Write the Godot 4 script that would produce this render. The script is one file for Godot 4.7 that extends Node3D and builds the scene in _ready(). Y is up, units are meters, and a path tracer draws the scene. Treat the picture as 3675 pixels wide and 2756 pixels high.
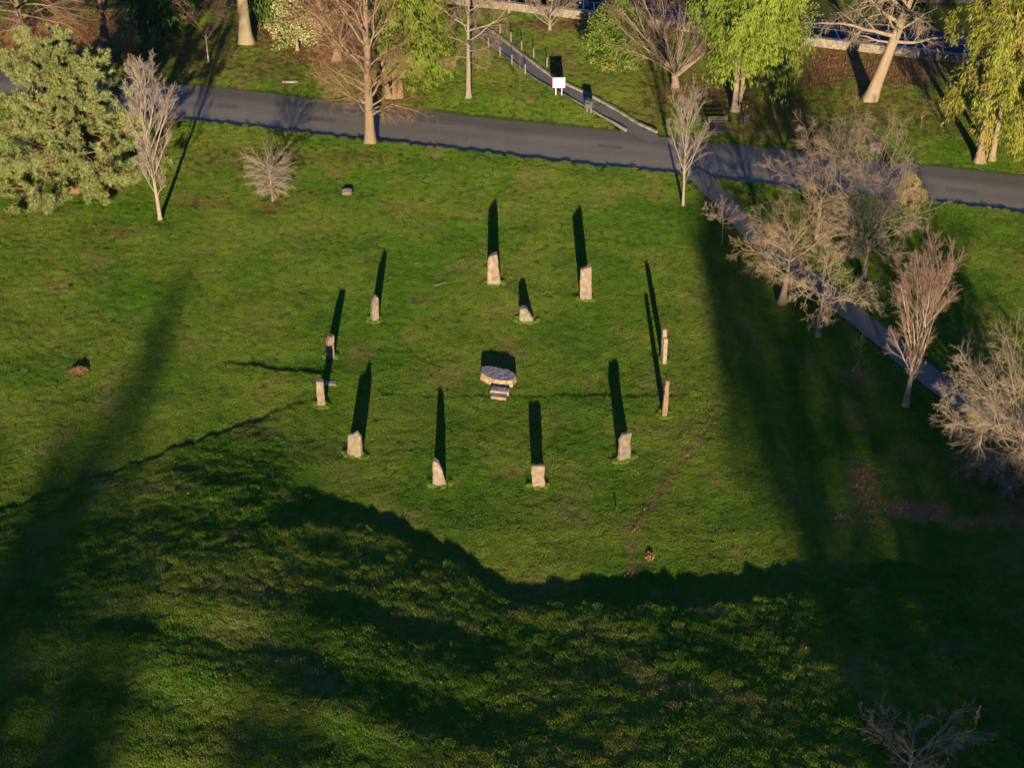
extends Node3D
# A stone circle in a winter park seen from the air, low sun from behind the viewer. Units are metres, y is up, -z runs away from the viewer.

const BANK_X := [-40.0, -15.0, -11.6, -6.9, -2.8, -0.2, 4.9, 10.0, 17.8, 25.0, 40.0]
const BANK_Z := [11.0, 11.5, 14.8, 18.0, 20.9, 23.7, 24.1, 24.5, 22.9, 22.0, 22.0]
const BANK_D := [0.0, 0.0, 0.24, 0.50, 0.42, 0.38, 0.52, 0.68, 0.55, 0.42, 0.35]
const PATH_A := [[12.6, -39.6], [11.1, -41.4], [9.7, -43.6], [8.4, -45.9], [6.55, -48.5], [4.45, -51.5], [2.75, -54.4], [1.0, -57.8], [-0.6, -61.2], [-3.6, -67.6]]
const PATH_B := [[14.9, -33.4], [15.9, -31.2], [17.6, -26.0], [19.1, -21.4], [24.0, -10.6], [25.5, -7.2], [26.8, -4.1], [28.9, 0.9], [31.4, 5.6], [36.0, 12.0], [44.0, 22.0]]
const LITTER := [[32.0, -47.0, 9.0, 6.0, 0.5], [24.0, -42.0, 8.0, 3.5, 0.5], [39.0, -44.0, 7.0, 5.0, 0.42], [-25.0, -57.0, 10.0, 4.0, 0.42], [14.0, -46.0, 5.0, 4.0, 0.45], [27.5, -57.0, 8.5, 6.5, 1.0], [36.0, -55.5, 8.0, 4.5, 1.0], [17.0, -50.0, 6.0, 5.0, 0.75], [22.0, -46.5, 6.0, 4.0, 0.65], [-17.0, -61.0, 6.5, 6.0, 0.9], [-12.0, -49.5, 5.0, 3.5, 0.6], [-44.0, -65.0, 11.0, 8.0, 1.0], [-20.0, -66.0, 9.0, 6.0, 0.9], [-31.0, -62.0, 6.0, 6.0, 0.55], [5.0, -67.5, 9.0, 1.6, 0.8], [-19.2, -26.8, 2.2, 1.6, 0.5], [-25.0, -27.5, 3.0, 1.5, 0.5], [-22.0, -35.5, 6.0, 2.5, 0.45], [-14.0, -35.8, 5.0, 1.8, 0.42], [-31.0, -22.5, 4.0, 1.6, 0.35], [-17.5, -29.0, 3.0, 1.2, 0.45], [21.5, 12.5, 1.2, 4.0, 0.75], [24.2, 14.6, 2.3, 1.2, 1.0], [27.5, 16.0, 3.5, 0.8, 0.7], [20.0, 15.6, 1.8, 0.8, 0.6], [30.5, 14.5, 2.5, 3.0, 0.6], [23.5, -1.2, 1.3, 0.9, 0.8], [22.3, 4.0, 1.2, 2.6, 0.5], [-29.4, -1.3, 0.8, 0.5, 0.5], [-0.9, 2.0, 1.3, 0.5, 0.4], [30.5, 22.5, 1.5, 1.5, 0.5]]

var rng := RandomNumberGenerator.new()
var coarse := FastNoiseLite.new()
var fine := FastNoiseLite.new()
var patchy := FastNoiseLite.new()
var M := {}
var names := {}

class Buf:
	static var total := 0
	var v := PackedVector3Array()
	var n := PackedVector3Array()
	var c := PackedColorArray()
	var i := PackedInt32Array()
	func tri(a: Vector3, b: Vector3, d: Vector3, col: Color) -> void:
		var k := v.size()
		var nn := (d - a).cross(b - a).normalized()
		v.append(a); v.append(b); v.append(d)
		n.append(nn); n.append(nn); n.append(nn)
		c.append(col); c.append(col); c.append(col)
		i.append(k); i.append(k + 1); i.append(k + 2)
	func quad(a: Vector3, b: Vector3, d: Vector3, e: Vector3, col: Color) -> void:
		var k := v.size()
		var nn := (d - a).cross(b - a)
		if nn.length_squared() < 1e-14:
			nn = (e - a).cross(d - a)
		nn = nn.normalized()
		for p in [a, b, d, e]:
			v.append(p); n.append(nn); c.append(col)
		for q in [0, 1, 2, 0, 2, 3]:
			i.append(k + q)
	# a box with chamfered upright and top edges, centred on c0, half sizes h, turned by basis b
	func box(c0: Vector3, h: Vector3, col: Color, b := Basis(), bev := 0.0) -> void:
		if bev <= 0.0:
			var p := []
			for s in [[-1, -1, -1], [1, -1, -1], [1, -1, 1], [-1, -1, 1], [-1, 1, -1], [1, 1, -1], [1, 1, 1], [-1, 1, 1]]:
				p.append(c0 + b * Vector3(h.x * s[0], h.y * s[1], h.z * s[2]))
			quad(p[4], p[5], p[6], p[7], col); quad(p[3], p[2], p[1], p[0], col)
			quad(p[7], p[6], p[2], p[3], col); quad(p[5], p[4], p[0], p[1], col)
			quad(p[6], p[5], p[1], p[2], col); quad(p[4], p[7], p[3], p[0], col)
			return
		var rings := []
		for r in [[-h.y, bev], [-h.y + bev, 0.0], [h.y - bev, 0.0], [h.y, bev]]:
			var ring := []
			var ix: float = h.x - r[1]
			var iz: float = h.z - r[1]
			for q in [[-ix + bev, -iz], [ix - bev, -iz], [ix, -iz + bev], [ix, iz - bev], [ix - bev, iz], [-ix + bev, iz], [-ix, iz - bev], [-ix, -iz + bev]]:
				ring.append(c0 + b * Vector3(q[0], r[0], q[1]))
			rings.append(ring)
		for k in 3:
			for m in 8:
				quad(rings[k + 1][m], rings[k + 1][(m + 7) % 8], rings[k][(m + 7) % 8], rings[k][m], col)
		for m in range(1, 7):
			tri(rings[3][0], rings[3][m], rings[3][m + 1], col)
			tri(rings[0][0], rings[0][m + 1], rings[0][m], col)
	func tube(pts: PackedVector3Array, rad: PackedFloat32Array, sides: int, c_thin: Color, c_thick: Color, cap := false) -> void:
		var k := v.size()
		var m := pts.size()
		for j in m:
			var d := (pts[mini(j + 1, m - 1)] - pts[maxi(j - 1, 0)]).normalized()
			var u := d.cross(Vector3(0.31, 0.12, 0.94))
			if u.length_squared() < 0.01:
				u = d.cross(Vector3.RIGHT)
			u = u.normalized()
			var w := d.cross(u)
			var col := c_thin.lerp(c_thick, clampf(rad[j] * 42.0 - 0.35, 0.0, 1.0))
			for s in sides:
				var a := TAU * s / sides
				var o := u * cos(a) + w * sin(a)
				v.append(pts[j] + o * rad[j]); n.append(o); c.append(col)
		for j in m - 1:
			for s in sides:
				var a := k + j * sides + s
				var b := k + j * sides + (s + 1) % sides
				i.append(a); i.append(a + sides); i.append(b)
				i.append(b); i.append(a + sides); i.append(b + sides)
		if cap:
			for s in range(1, sides - 1):
				var a := k + (m - 1) * sides
				i.append(a); i.append(a + s + 1); i.append(a + s)
	# a leaf-shaped blade of two faces, bent a little along its rib
	func leaf(p: Vector3, d: Vector3, side: Vector3, length: float, wide: float, col: Color) -> void:
		var k := v.size()
		var nn := d.cross(side).normalized()
		var mid := p + d * length * 0.5 - nn * wide * 0.12
		v.append(p); v.append(mid + side * wide * 0.5); v.append(p + d * length); v.append(mid - side * wide * 0.5)
		for q in 4:
			n.append(nn); c.append(col)
		i.append(k); i.append(k + 1); i.append(k + 2); i.append(k); i.append(k + 2); i.append(k + 3)
	func mesh() -> ArrayMesh:
		var a := []
		a.resize(Mesh.ARRAY_MAX)
		a[Mesh.ARRAY_VERTEX] = v; a[Mesh.ARRAY_NORMAL] = n; a[Mesh.ARRAY_COLOR] = c; a[Mesh.ARRAY_INDEX] = i
		Buf.total += i.size() / 3
		var m := ArrayMesh.new()
		m.add_surface_from_arrays(Mesh.PRIMITIVE_TRIANGLES, a)
		return m

# ---------- naming ----------
func numbered(called: String) -> String:
	names[called] = names.get(called, -1) + 1
	return called if names[called] == 0 else "%s_%03d" % [called, names[called]]

func thing(called: String, label: String, category: String, at := Vector3.ZERO, turn := 0.0, group := "") -> Node3D:
	var o := Node3D.new()
	o.name = numbered(called)
	add_child(o)
	o.position = at
	o.rotation.y = turn
	tag(o, label, category, group)
	return o

func tag(o: Node, label: String, category: String, group := "", kind := "") -> void:
	o.set_meta("label", label)
	o.set_meta("category", category)
	if group: o.set_meta("group", group)
	if kind: o.set_meta("kind", kind)

func put(called: String, mesh: Mesh, m: Material, parent: Node, at := Vector3.ZERO) -> MeshInstance3D:
	var o := MeshInstance3D.new()
	o.name = numbered(called) if parent == self else called
	o.mesh = mesh
	o.material_override = m
	o.position = at
	parent.add_child(o, true)
	return o

func struct(called: String, mesh: Mesh, m: Material) -> MeshInstance3D:
	var o := put(called, mesh, m, self)
	o.set_meta("kind", "structure")
	return o

func copy_of(src: Node3D, called: String, label: String, at: Vector3, turn: float, size := Vector3.ONE, group := "") -> Node3D:
	var o: Node3D = src.duplicate()
	o.name = numbered(called)
	add_child(o)
	o.position = at
	o.rotation.y = turn
	o.scale = size
	tag(o, label, src.get_meta("category"), group)
	return o

func lin(r: float, g: float, b: float) -> Color:
	return Color(r, g, b)

# ---------- lie of the land ----------
func interp(xs: Array, ys: Array, x: float) -> float:
	if x <= xs[0]: return ys[0]
	for k in range(1, xs.size()):
		if x < xs[k]:
			var t: float = (x - xs[k - 1]) / (xs[k] - xs[k - 1])
			return lerpf(ys[k - 1], ys[k], t)
	return ys[ys.size() - 1]

func ss(a: float) -> float:
	a = clampf(a, 0.0, 1.0)
	return a * a * (3.0 - 2.0 * a)

func road_near(x: float) -> float:
	return -36.2 + 0.262 * x + 0.12 * sin(x * 0.31) + 0.03 * sin(x * 0.9 + 1.0) + 0.07 * fine.get_noise_2d(x * 0.7, 3.0)

func road_far(x: float) -> float:
	return -44.55 + 0.27 * x + 0.1 * sin(x * 0.4 + 2.0) + maxf(0.0, -x - 30.0) * 0.1

func wall_line(x: float) -> float:
	return -71.9 + 0.335 * x

func rise(t: float, s: float) -> float:
	if t <= 0.0: return 0.0
	if t < 15.0: return s * t
	return s * 15.0 + s * 8.0 * (1.0 - exp(-(t - 15.0) / 8.0))

func near_path(path: Array, x: float, z: float) -> float:
	var best := 99.0
	var p := Vector2(x, z)
	for k in path.size() - 1:
		var a := Vector2(path[k][0], path[k][1])
		var b := Vector2(path[k + 1][0], path[k + 1][1])
		best = minf(best, p.distance_to(Geometry2D.get_closest_point_to_segment(p, a, b)))
	return best

func bare_land(x: float, z: float) -> float:
	var h := 0.0
	if z > -14.0:
		h += 0.024 * clampf(z + 3.0, 0.0, 20.0) * ss((x + 22.0) / 8.0)
		var zc := interp(BANK_X, BANK_Z, x)
		var d := interp(BANK_X, BANK_D, x)
		var t := z - zc + coarse.get_noise_2d(x * 6.0, 40.0) * 0.5
		var h2 := d * ss((t + 1.25) / 1.45) + rise(t, 0.149)
		var zl := 2.3 + (-13.0 - x) * 0.71 + coarse.get_noise_2d(x * 5.0, 9.0) * 0.5
		var tl := z - zl
		var h1 := 0.13 * ss((tl + 0.45) / 0.6) + rise(tl, 0.118) + 0.03 * maxf(0.0, minf(tl, 28.0) - 10.0)
		h += lerpf(h1, h2, ss((x + 19.0) / 9.0))
		# long swells on the slope, running down to the right
		var q := z - 27.0 - (x + 23.0) * 0.42
		h += 0.08 * sin(q * 1.05 + coarse.get_noise_2d(x * 0.6, z * 0.6) * 1.5) * ss((z - 23.0) / 5.0) * ss((4.0 - x) / 12.0)
		# two small turf steps in the floor of the circle
		var z2 := -0.7 + (x + 13.0) * 0.26
		var t2 := z - z2
		if t2 > -0.4 and x < -12.6:
			h += 0.12 * ss((t2 + 0.3) / 0.4) * exp(-maxf(t2, 0.0) / 2.2) * ss((x + 20.5) / 3.0)
		var t3 := z - 2.0 - 0.12 * sin(x)
		if t3 > -0.4 and x > -10.0 and x < 13.0:
			h += 0.045 * ss((t3 + 0.3) / 0.4) * exp(-maxf(t3, 0.0) / 2.5) * ss((x + 10.0) / 2.0) * ss((13.0 - x) / 2.0)
	h += coarse.get_noise_2d(x, z) * (0.10 - 0.04 * ss((z - 18.0) / 6.0))
	return h

func land(x: float, z: float) -> float:
	var zn := road_near(x)
	if z >= zn:
		var h := bare_land(x, z) * ss((z - zn) / 3.0 + 0.1)
		h += 0.10 * exp(-((x + 12.3) * (x + 12.3) + (z + 39.0) * (z + 39.0)) / 1.6)
		h += fine.get_noise_2d(x, z) * 0.02
		if x > 12.0 and near_path(PATH_B, x, z) < 1.15:
			h -= 0.07
		return h
	var zf := road_far(x)
	if z > zf:
		return -0.3
	var h := -0.17 + 0.17 * ss((zf - z) / 4.0) + bare_land(x, z) * ss((zf - z) / 4.0) + fine.get_noise_2d(x, z) * 0.018
	if z < wall_line(x) - 0.2:
		return -0.12
	if x > -8.0 and x < 15.0:
		var d := near_path(PATH_A, x, z)
		if d < 0.95:
			h -= 0.16
	return h

func at(x: float, z: float, up := 0.0) -> Vector3:
	return Vector3(x, land(x, z) + up, z)

func litter(x: float, z: float) -> float:
	var best := 0.0
	for e in LITTER:
		var d: float = pow((x - e[0]) / e[2], 2.0) + pow((z - e[1]) / e[3], 2.0)
		if d < 1.6:
			best = maxf(best, e[4] * (1.0 - ss(d / 1.6)))
	# fallen leaves caught along the old kerb of turf that curves round the circle
	if x > 5.0 and x < 15.0 and z > 4.0 and z < 21.0:
		var r := absf(x - interp([5.0, 8.5, 12.0, 14.4, 17.3, 20.5], [12.9, 11.2, 9.2, 8.2, 7.0, 6.7], z))
		best = maxf(best, 1.0 * (1.0 - ss(r / 0.6)) * (0.7 + 0.6 * patchy.get_noise_2d(x * 6.0, z * 6.0 + 40.0)))
	return best

# ---------- materials ----------
func noise_tex(freq: float, lo: Color, hi: Color, seed_: int, size := 512, as_normal := false, strength := 4.0) -> NoiseTexture2D:
	var t := NoiseTexture2D.new()
	var f := FastNoiseLite.new()
	f.seed = seed_
	f.frequency = freq
	f.fractal_octaves = 5
	t.noise = f
	t.width = size
	t.height = size
	t.seamless = true
	if as_normal:
		t.as_normal_map = true
		t.bump_strength = strength
	else:
		var g := Gradient.new()
		g.set_color(0, lo)
		g.set_color(1, hi)
		t.color_ramp = g
	return t

func mat(rough: float, tex: Texture2D = null, scale_ := 1.0, nrm: Texture2D = null, nscale := 1.0, spec := 0.3) -> StandardMaterial3D:
	var m := StandardMaterial3D.new()
	m.vertex_color_use_as_albedo = true
	m.roughness = rough
	m.metallic_specular = spec
	m.cull_mode = BaseMaterial3D.CULL_DISABLED
	m.uv1_triplanar = true
	m.uv1_world_triplanar = true
	m.uv1_scale = Vector3.ONE * scale_
	if tex: m.albedo_texture = tex
	if nrm:
		m.normal_enabled = true
		m.normal_texture = nrm
		m.normal_scale = nscale
	return m

func make_materials() -> void:
	var grain := noise_tex(0.02, Color(0.62, 0.62, 0.62), Color(1, 1, 1), 3)
	var grit := noise_tex(0.09, Color(0.6, 0.6, 0.6), Color(1, 1, 1), 4)
	var bump := noise_tex(0.05, Color.BLACK, Color.WHITE, 5, 512, true, 8.0)
	M.turf = mat(1.0, grit, 0.9, bump, 1.0, 0.1)
	M.blade = mat(0.75, null, 1.0, null, 1.0, 0.25)
	M.blade.backlight_enabled = true
	M.blade.backlight = Color(0.16, 0.22, 0.04)
	M.asphalt = mat(1.0, grit, 0.55, noise_tex(0.11, Color.BLACK, Color.WHITE, 6, 512, true, 10.0), 1.3, 0.1)
	M.paint = mat(0.6, grain, 1.5)
	M.bark = mat(0.95, noise_tex(0.03, Color(0.66, 0.63, 0.6), Color(1, 1, 1), 15), 1.3, noise_tex(0.06, Color.BLACK, Color.WHITE, 16, 512, true, 12.0), 1.2, 0.15)
	M.bark.uv1_scale = Vector3(1.6, 0.45, 1.6)
	M.leaf = mat(0.7, null, 1.0, null, 1.0, 0.3)
	M.leaf.backlight_enabled = true
	M.leaf.backlight = Color(0.18, 0.22, 0.05)
	M.litter = mat(0.9, null, 1.0, null, 1.0, 0.15)
	M.stone = mat(0.9, noise_tex(0.008, Color(0.78, 0.7, 0.62), Color(1, 1, 1), 8), 0.45, noise_tex(0.016, Color.BLACK, Color.WHITE, 9, 512, true, 8.0), 0.6, 0.2)
	M.slate = mat(0.75, noise_tex(0.03, Color(0.55, 0.55, 0.58), Color(1, 1, 1), 10), 1.2, noise_tex(0.025, Color.BLACK, Color.WHITE, 11, 512, true, 12.0), 1.0, 0.3)
	M.rubble = mat(0.95, grain, 2.3, bump, 1.0, 0.2)
	M.timber = mat(0.85, grain, 3.0, bump, 0.6, 0.25)
	M.metal = mat(0.45, grain, 2.0)
	M.metal.metallic = 0.4
	M.enamel = mat(0.35, null, 1.0, null, 1.0, 0.5)
	M.cloth = mat(0.95, grit, 6.0, null, 1.0, 0.15)
	M.cloth.rim_enabled = true
	M.cloth.rim = 0.2
	M.glass = mat(0.1, null, 1.0, null, 1.0, 0.6)
	M.rubber = mat(0.85)

# ---------- ground ----------
func turf_colour(x: float, z: float) -> Color:
	var p := patchy.get_noise_2d(x, z)
	var f := patchy.get_noise_2d(x * 7.0 + 90.0, z * 7.0)
	var c := lin(0.078, 0.166, 0.011).lerp(lin(0.155, 0.203, 0.024), clampf(0.45 + p * 0.9 + f * 0.35, 0.0, 1.0))
	var worn := patchy.get_noise_2d(x * 1.7 + 700.0, z * 1.7)
	c = c.lerp(lin(0.19, 0.18, 0.05), 0.55 * ss((worn - 0.22) / 0.3))
	c = c.lerp(lin(0.06, 0.13, 0.015), 0.5 * ss((-worn - 0.25) / 0.3))
	var far := ss((-z - 46.0) / 12.0)
	c = c.lerp(lin(0.14, 0.125, 0.035), far * clampf(0.35 + patchy.get_noise_2d(x * 2.0, z * 2.0 + 300.0), 0.0, 0.75))
	return c

func make_ground() -> void:
	var xs := [-14.0, -9.0, -6.0, -4.0, -2.6, -1.8, -1.35, -1.15]
	for k in 441: xs.append(-1.0 + k / 220.0)
	xs.append_array([1.15, 1.35, 1.8, 2.6, 4.0, 6.0, 9.0, 14.0])
	var rows := []
	for k in 9: rows.append([0, k / 8.0])
	for k in range(1, 97): rows.append([1, k / 96.0])
	for k in range(1, 7): rows.append([2, k / 6.0])
	rows.append([3, 0.05]); rows.append([3, 0.25])
	for k in 376: rows.append([4, k / 375.0])
	for k in range(1, 12): rows.append([5, k / 11.0])
	var b := Buf.new()
	var w := xs.size()
	for r in rows:
		var z0: float = [-80.0, lerpf(-76.0, -44.0, r[1]), -40.0, -36.0, lerpf(-36.0, 45.0, r[1]), 45.0][r[0]]
		var hw := 25.2 + 0.2586 * (35.2 - z0) + 6.0 + (12.0 if r[0] in [1, 2, 3] else 12.0 * ss((-20.0 - z0) / 16.0))
		for xr in xs:
			var xx: float = xr * hw
			var xc := clampf(xx, -75.0, 75.0)
			var zf := road_far(xc)
			var zn := road_near(xc)
			var wz := wall_line(xc) - 3.0
			var z := 0.0
			match r[0]:
				0: z = lerpf(-420.0, wz, pow(r[1], 0.3))
				1: z = lerpf(wz, zf - 0.02, r[1])
				2: z = lerpf(zf, zn - 0.02, r[1])
				3: z = zn + r[1] * 0.8
				4: z = lerpf(zn + 0.4, 45.0, r[1])
				5: z = lerpf(45.0, 420.0, r[1] * r[1])
			var y := land(xc, z)
			if r[0] == 2: y = -0.3
			b.v.append(Vector3(xx, y, z))
			var c := turf_colour(xx, z).lerp(lin(0.06, 0.055, 0.02), 0.35)
			var l := litter(xx, z)
			if l > 0.05:
				var k := clampf(l * 1.3 + patchy.get_noise_2d(xx * 9.0, z * 9.0) * 0.8 - 0.15, 0.0, 1.0)
				c = c.lerp(lin(0.30, 0.14, 0.06), k * 0.9)
			b.c.append(c)
	b.n.resize(b.v.size())
	var hgt := rows.size()
	for j in hgt:
		for k in w:
			var l := b.v[j * w + maxi(k - 1, 0)]
			var r := b.v[j * w + mini(k + 1, w - 1)]
			var u := b.v[maxi(j - 1, 0) * w + k]
			var d := b.v[mini(j + 1, hgt - 1) * w + k]
			b.n[j * w + k] = (d - u).cross(r - l).normalized()
	for j in hgt - 1:
		for k in w - 1:
			var a := j * w + k
			for q in [a, a + 1, a + w, a + 1, a + w + 1, a + w]:
				b.i.append(q)
	struct("ground", b.mesh(), M.turf)

func strip(path: Array, half: float, up: float, col: Color, follow: bool, step := 0.5) -> Buf:
	var c := Curve2D.new()
	for p in path: c.add_point(Vector2(p[0], p[1]))
	var b := Buf.new()
	var n := int(c.get_baked_length() / step)
	for k in n + 1:
		var p := c.sample_baked(c.get_baked_length() * k / n)
		var q := c.sample_baked(minf(c.get_baked_length(), c.get_baked_length() * k / n + 0.2))
		var o := c.sample_baked(maxf(0.0, c.get_baked_length() * k / n - 0.2))
		var side := (q - o).normalized().orthogonal()
		for s in 5:
			var f: float = (s - 2) / 2.0
			var e := half * (1.0 + (0.06 * sin(k * 0.9 + s) if absf(f) > 0.9 else 0.0))
			var pp := p + side * f * e
			var y := up
			if follow: y += bare_land(p.x, p.y)
			b.v.append(Vector3(pp.x, y, pp.y))
			b.n.append(Vector3.UP)
			b.c.append(col * (0.9 + 0.2 * patchy.get_noise_2d(pp.x * 3.0, pp.y * 3.0) + 0.1))
	for k in n:
		for s in 4:
			var a := k * 5 + s
			for q in [a, a + 1, a + 5, a + 1, a + 6, a + 5]: b.i.append(q)
	return b

func make_roads() -> void:
	var b := Buf.new()
	var n := 360
	for k in n + 1:
		var x := -90.0 + 180.0 * k / n
		var zf := road_far(x)
		var zn := road_near(x)
		for s in 17:
			var t := s / 16.0
			var z := lerpf(zf, zn - 0.01, t)
			b.v.append(Vector3(x, -0.185 - 0.04 * absf(t - 0.5), z))
			b.n.append(Vector3.UP)
			var g := 0.29 + 0.035 * patchy.get_noise_2d(x * 0.7, z * 3.0)
			# older, darker lane on the far side with worn wheel lines, and a newer patch
			g *= lerpf(0.72, 1.0, ss((t - 0.22) / 0.25 + 0.12 * patchy.get_noise_2d(x, 5.0)))
			g *= 1.0 + 0.06 * sin(t * 19.0 + patchy.get_noise_2d(x * 0.5, 70.0) * 2.0)
			if x > 1.4 + 0.25 * z * 0.0 and x < 34.0 and t > 0.18: g *= 1.07
			b.c.append(lin(g * 1.12, g * 1.0, g * 0.77))
	for k in n:
		for s in 16:
			var a := k * 17 + s
			for q in [a, a + 17, a + 1, a + 1, a + 17, a + 18]: b.i.append(q)
	struct("park_road", b.mesh(), M.asphalt)
	# mended patches, a drain and worn lines in the tarmac
	var pb := Buf.new()
	rng.seed = 501
	for e in [[-17.0, 0.55, 2.6, 1.1, 0.78], [-6.5, 0.3, 3.4, 0.8, 0.82], [3.5, 0.7, 1.8, 1.3, 1.12], [8.5, 0.45, 2.2, 0.7, 0.85], [20.0, 0.6, 3.0, 1.2, 0.82], [30.0, 0.35, 2.0, 0.9, 1.1], [-26.0, 0.5, 2.0, 1.0, 0.8], [37.0, 0.6, 2.5, 0.8, 0.85]]:
		var x0: float = e[0]
		var z0 := lerpf(road_far(x0), road_near(x0), e[1])
		var g: float = 0.27 * e[4]
		var u := Vector3(1, 0, 0.265).normalized()
		var w := Vector3(-0.265, 0, 1).normalized()
		var c := Vector3(x0, -0.19 - 0.04 * absf(e[1] - 0.5) + 0.009, z0)
		pb.quad(c - u * e[2] * 0.5 - w * e[3] * 0.5, c + u * e[2] * 0.5 - w * e[3] * 0.45, c + u * e[2] * 0.48 + w * e[3] * 0.5, c - u * e[2] * 0.52 + w * e[3] * 0.46, lin(g * 1.12, g, g * 0.8))
	struct("road_patches", pb.mesh(), M.asphalt)
	struct("path", strip(PATH_A, 0.82, -0.085, lin(0.28, 0.26, 0.215), true).mesh(), M.asphalt)
	struct("path", strip(PATH_B, 0.98, 0.03, lin(0.29, 0.255, 0.19), true).mesh(), M.asphalt)
	# the street beyond the park wall
	var st := Buf.new()
	var st_col := lin(0.085, 0.085, 0.09)
	for k in 60:
		var xa := -60.0 + 140.0 * k / 60
		var xb := -60.0 + 140.0 * (k + 1) / 60
		st.quad(Vector3(xa, -0.03, wall_line(xa) - 8.4), Vector3(xb, -0.03, wall_line(xb) - 8.4), Vector3(xb, -0.03, wall_line(xb) - 0.35), Vector3(xa, -0.03, wall_line(xa) - 0.35), st_col)
	struct("street", st.mesh(), M.asphalt)
	var mk := Buf.new()
	var white := lin(0.62, 0.62, 0.6)
	for k in 46:
		var xa := -20.0 + k * 2.0
		if k % 4 != 3:
			mk.quad(street(xa, 2.9), street(xa + 1.9, 2.9), street(xa + 1.9, 2.75), street(xa, 2.75), white)
		mk.quad(street(xa, 5.4), street(xa + 2.0, 5.4), street(xa + 2.0, 5.28), street(xa, 5.28), white)
		if k % 2 == 0:
			mk.quad(street(xa + 0.5, 5.28), street(xa + 0.62, 5.28), street(xa + 0.62, 2.9), street(xa + 0.5, 2.9), white)
	struct("street_markings", mk.mesh(), M.paint)

func street(x: float, off: float) -> Vector3:
	return Vector3(x, -0.022, wall_line(x) - off)

# ---------- grass and fallen leaves ----------
func grass_tuft(tall: float, count: int, r: float, seed_: int, wide: float) -> ArrayMesh:
	rng.seed = seed_
	var b := Buf.new()
	for k in count:
		var a := rng.randf() * TAU
		var d := sqrt(rng.randf()) * r
		var p := Vector3(cos(a) * d, -0.015, sin(a) * d)
		var f := rng.randf() * TAU
		var side := Vector3(cos(f), 0, sin(f))
		var lean := Vector3(rng.randfn(0, 0.35), 1.0, rng.randfn(0, 0.35)).normalized()
		var h := tall * rng.randf_range(0.55, 1.25)
		var g := rng.randf_range(0.75, 1.2)
		b.tri(p - side * wide * 0.5, p + lean * h, p + side * wide * 0.5, Color(g, g, g))
	return b.mesh()

func blocked(x: float, z: float) -> bool:
	if z < road_near(x) + 0.02 and z > road_far(x) - 0.06: return true
	if z < wall_line(x) + 0.25: return true
	if x > 13.0 and z > -33.0 and near_path(PATH_B, x, z) < 1.04: return true
	if x > -6.0 and x < 15.0 and z < -38.0 and near_path(PATH_A, x, z) < 1.02: return true
	return false

func make_grass() -> void:
	rng.seed = 77
	var lawn := []
	var rough := []
	var z := -72.0
	while z < 39.0:
		var hw := 25.2 + 0.2586 * (35.2 - z) + 3.5
		var x := -hw
		var step := 0.36 if z > -35.0 else 0.40
		while x < hw:
			var px := x + rng.randf_range(-0.19, 0.19)
			var pz := z + rng.randf_range(-0.19, 0.19)
			x += step
			if blocked(px, pz): continue
			var lt := litter(px, pz)
			if rng.randf() < lt * 0.92: continue
			var y := land(px, pz)
			if absf(y - land(px, pz + 0.12)) > 0.1 and pz < -20.0: continue
			var gx := clampf((land(px + 0.15, pz) - y) / 0.15, -0.35, 0.35)
			var gz := clampf((land(px, pz + 0.15) - y) / 0.15, -0.35, 0.35)
			var zc := interp(BANK_X, BANK_Z, px)
			var wild := ss((pz - zc + 1.0) / 3.0) if px > -14.0 else ss((pz - (4.0 + (-13.0 - px) * 0.71)) / 10.0)
			wild = maxf(wild, 0.35 * ss((-px - 24.0) / 6.0))
			var tus := patchy.get_noise_2d(px * 9.0, pz * 9.0)
			var s := 1.0 + 0.38 * tus + rng.randf_range(-0.15, 0.2)
			var sy := maxf(0.45, s) * (1.0 + 0.6 * patchy.get_noise_2d(px * 4.0 + 31.0, pz * 4.0) * (0.3 + wild))
			var a := rng.randf() * TAU
			var bx := Vector3(cos(a), gx * cos(a) + gz * sin(a), sin(a))
			var bz := Vector3(-sin(a), -gx * sin(a) + gz * cos(a), cos(a))
			var w := clampf(s, 0.8, 1.3)
			var c := turf_colour(px, pz) * rng.randf_range(0.82, 1.2)
			if rng.randf() < 0.05 + 0.18 * wild: c = c.lerp(lin(0.26, 0.22, 0.08), rng.randf_range(0.15, 0.5))
			if lt > 0.2: c = c.lerp(lin(0.13, 0.09, 0.03), lt * 0.45)
			c.a = 1.0
			var tr := Transform3D(Basis(bx * w, Vector3.UP * maxf(0.35, sy), bz * w), Vector3(px, y, pz))
			if rng.randf() < wild: rough.append([tr, c])
			else: lawn.append([tr, c])
		z += step
	# the mower leaves longer grass round the foot of each stone
	for e in STONES:
		for k in 26:
			var a := rng.randf() * TAU
			var wd: float = e.r[0][0] - e.l[0][0]
			var o := Vector2(cos(a) * (wd * 0.5 + 0.16), sin(a) * (e.d * 0.5 + 0.16)).rotated(-e.yaw) * rng.randf_range(0.9, 1.35)
			var p := at(e.x + o.x, e.z + o.y)
			var s := rng.randf_range(0.35, 0.6)
			rough.append([Transform3D(Basis(Vector3.UP, a).scaled(Vector3(s, rng.randf_range(1.4, 2.3), s)), p), lin(0.12, 0.2, 0.02) * rng.randf_range(0.8, 1.3)])
	scatter("grass", lawn, grass_tuft(0.075, 150, 0.30, 5, 0.028), "short green lawn grass covering the park ground", "grass")
	scatter("grass", rough, grass_tuft(0.095, 140, 0.28, 6, 0.03), "coarser tussocky grass on the near slope", "grass")

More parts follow.
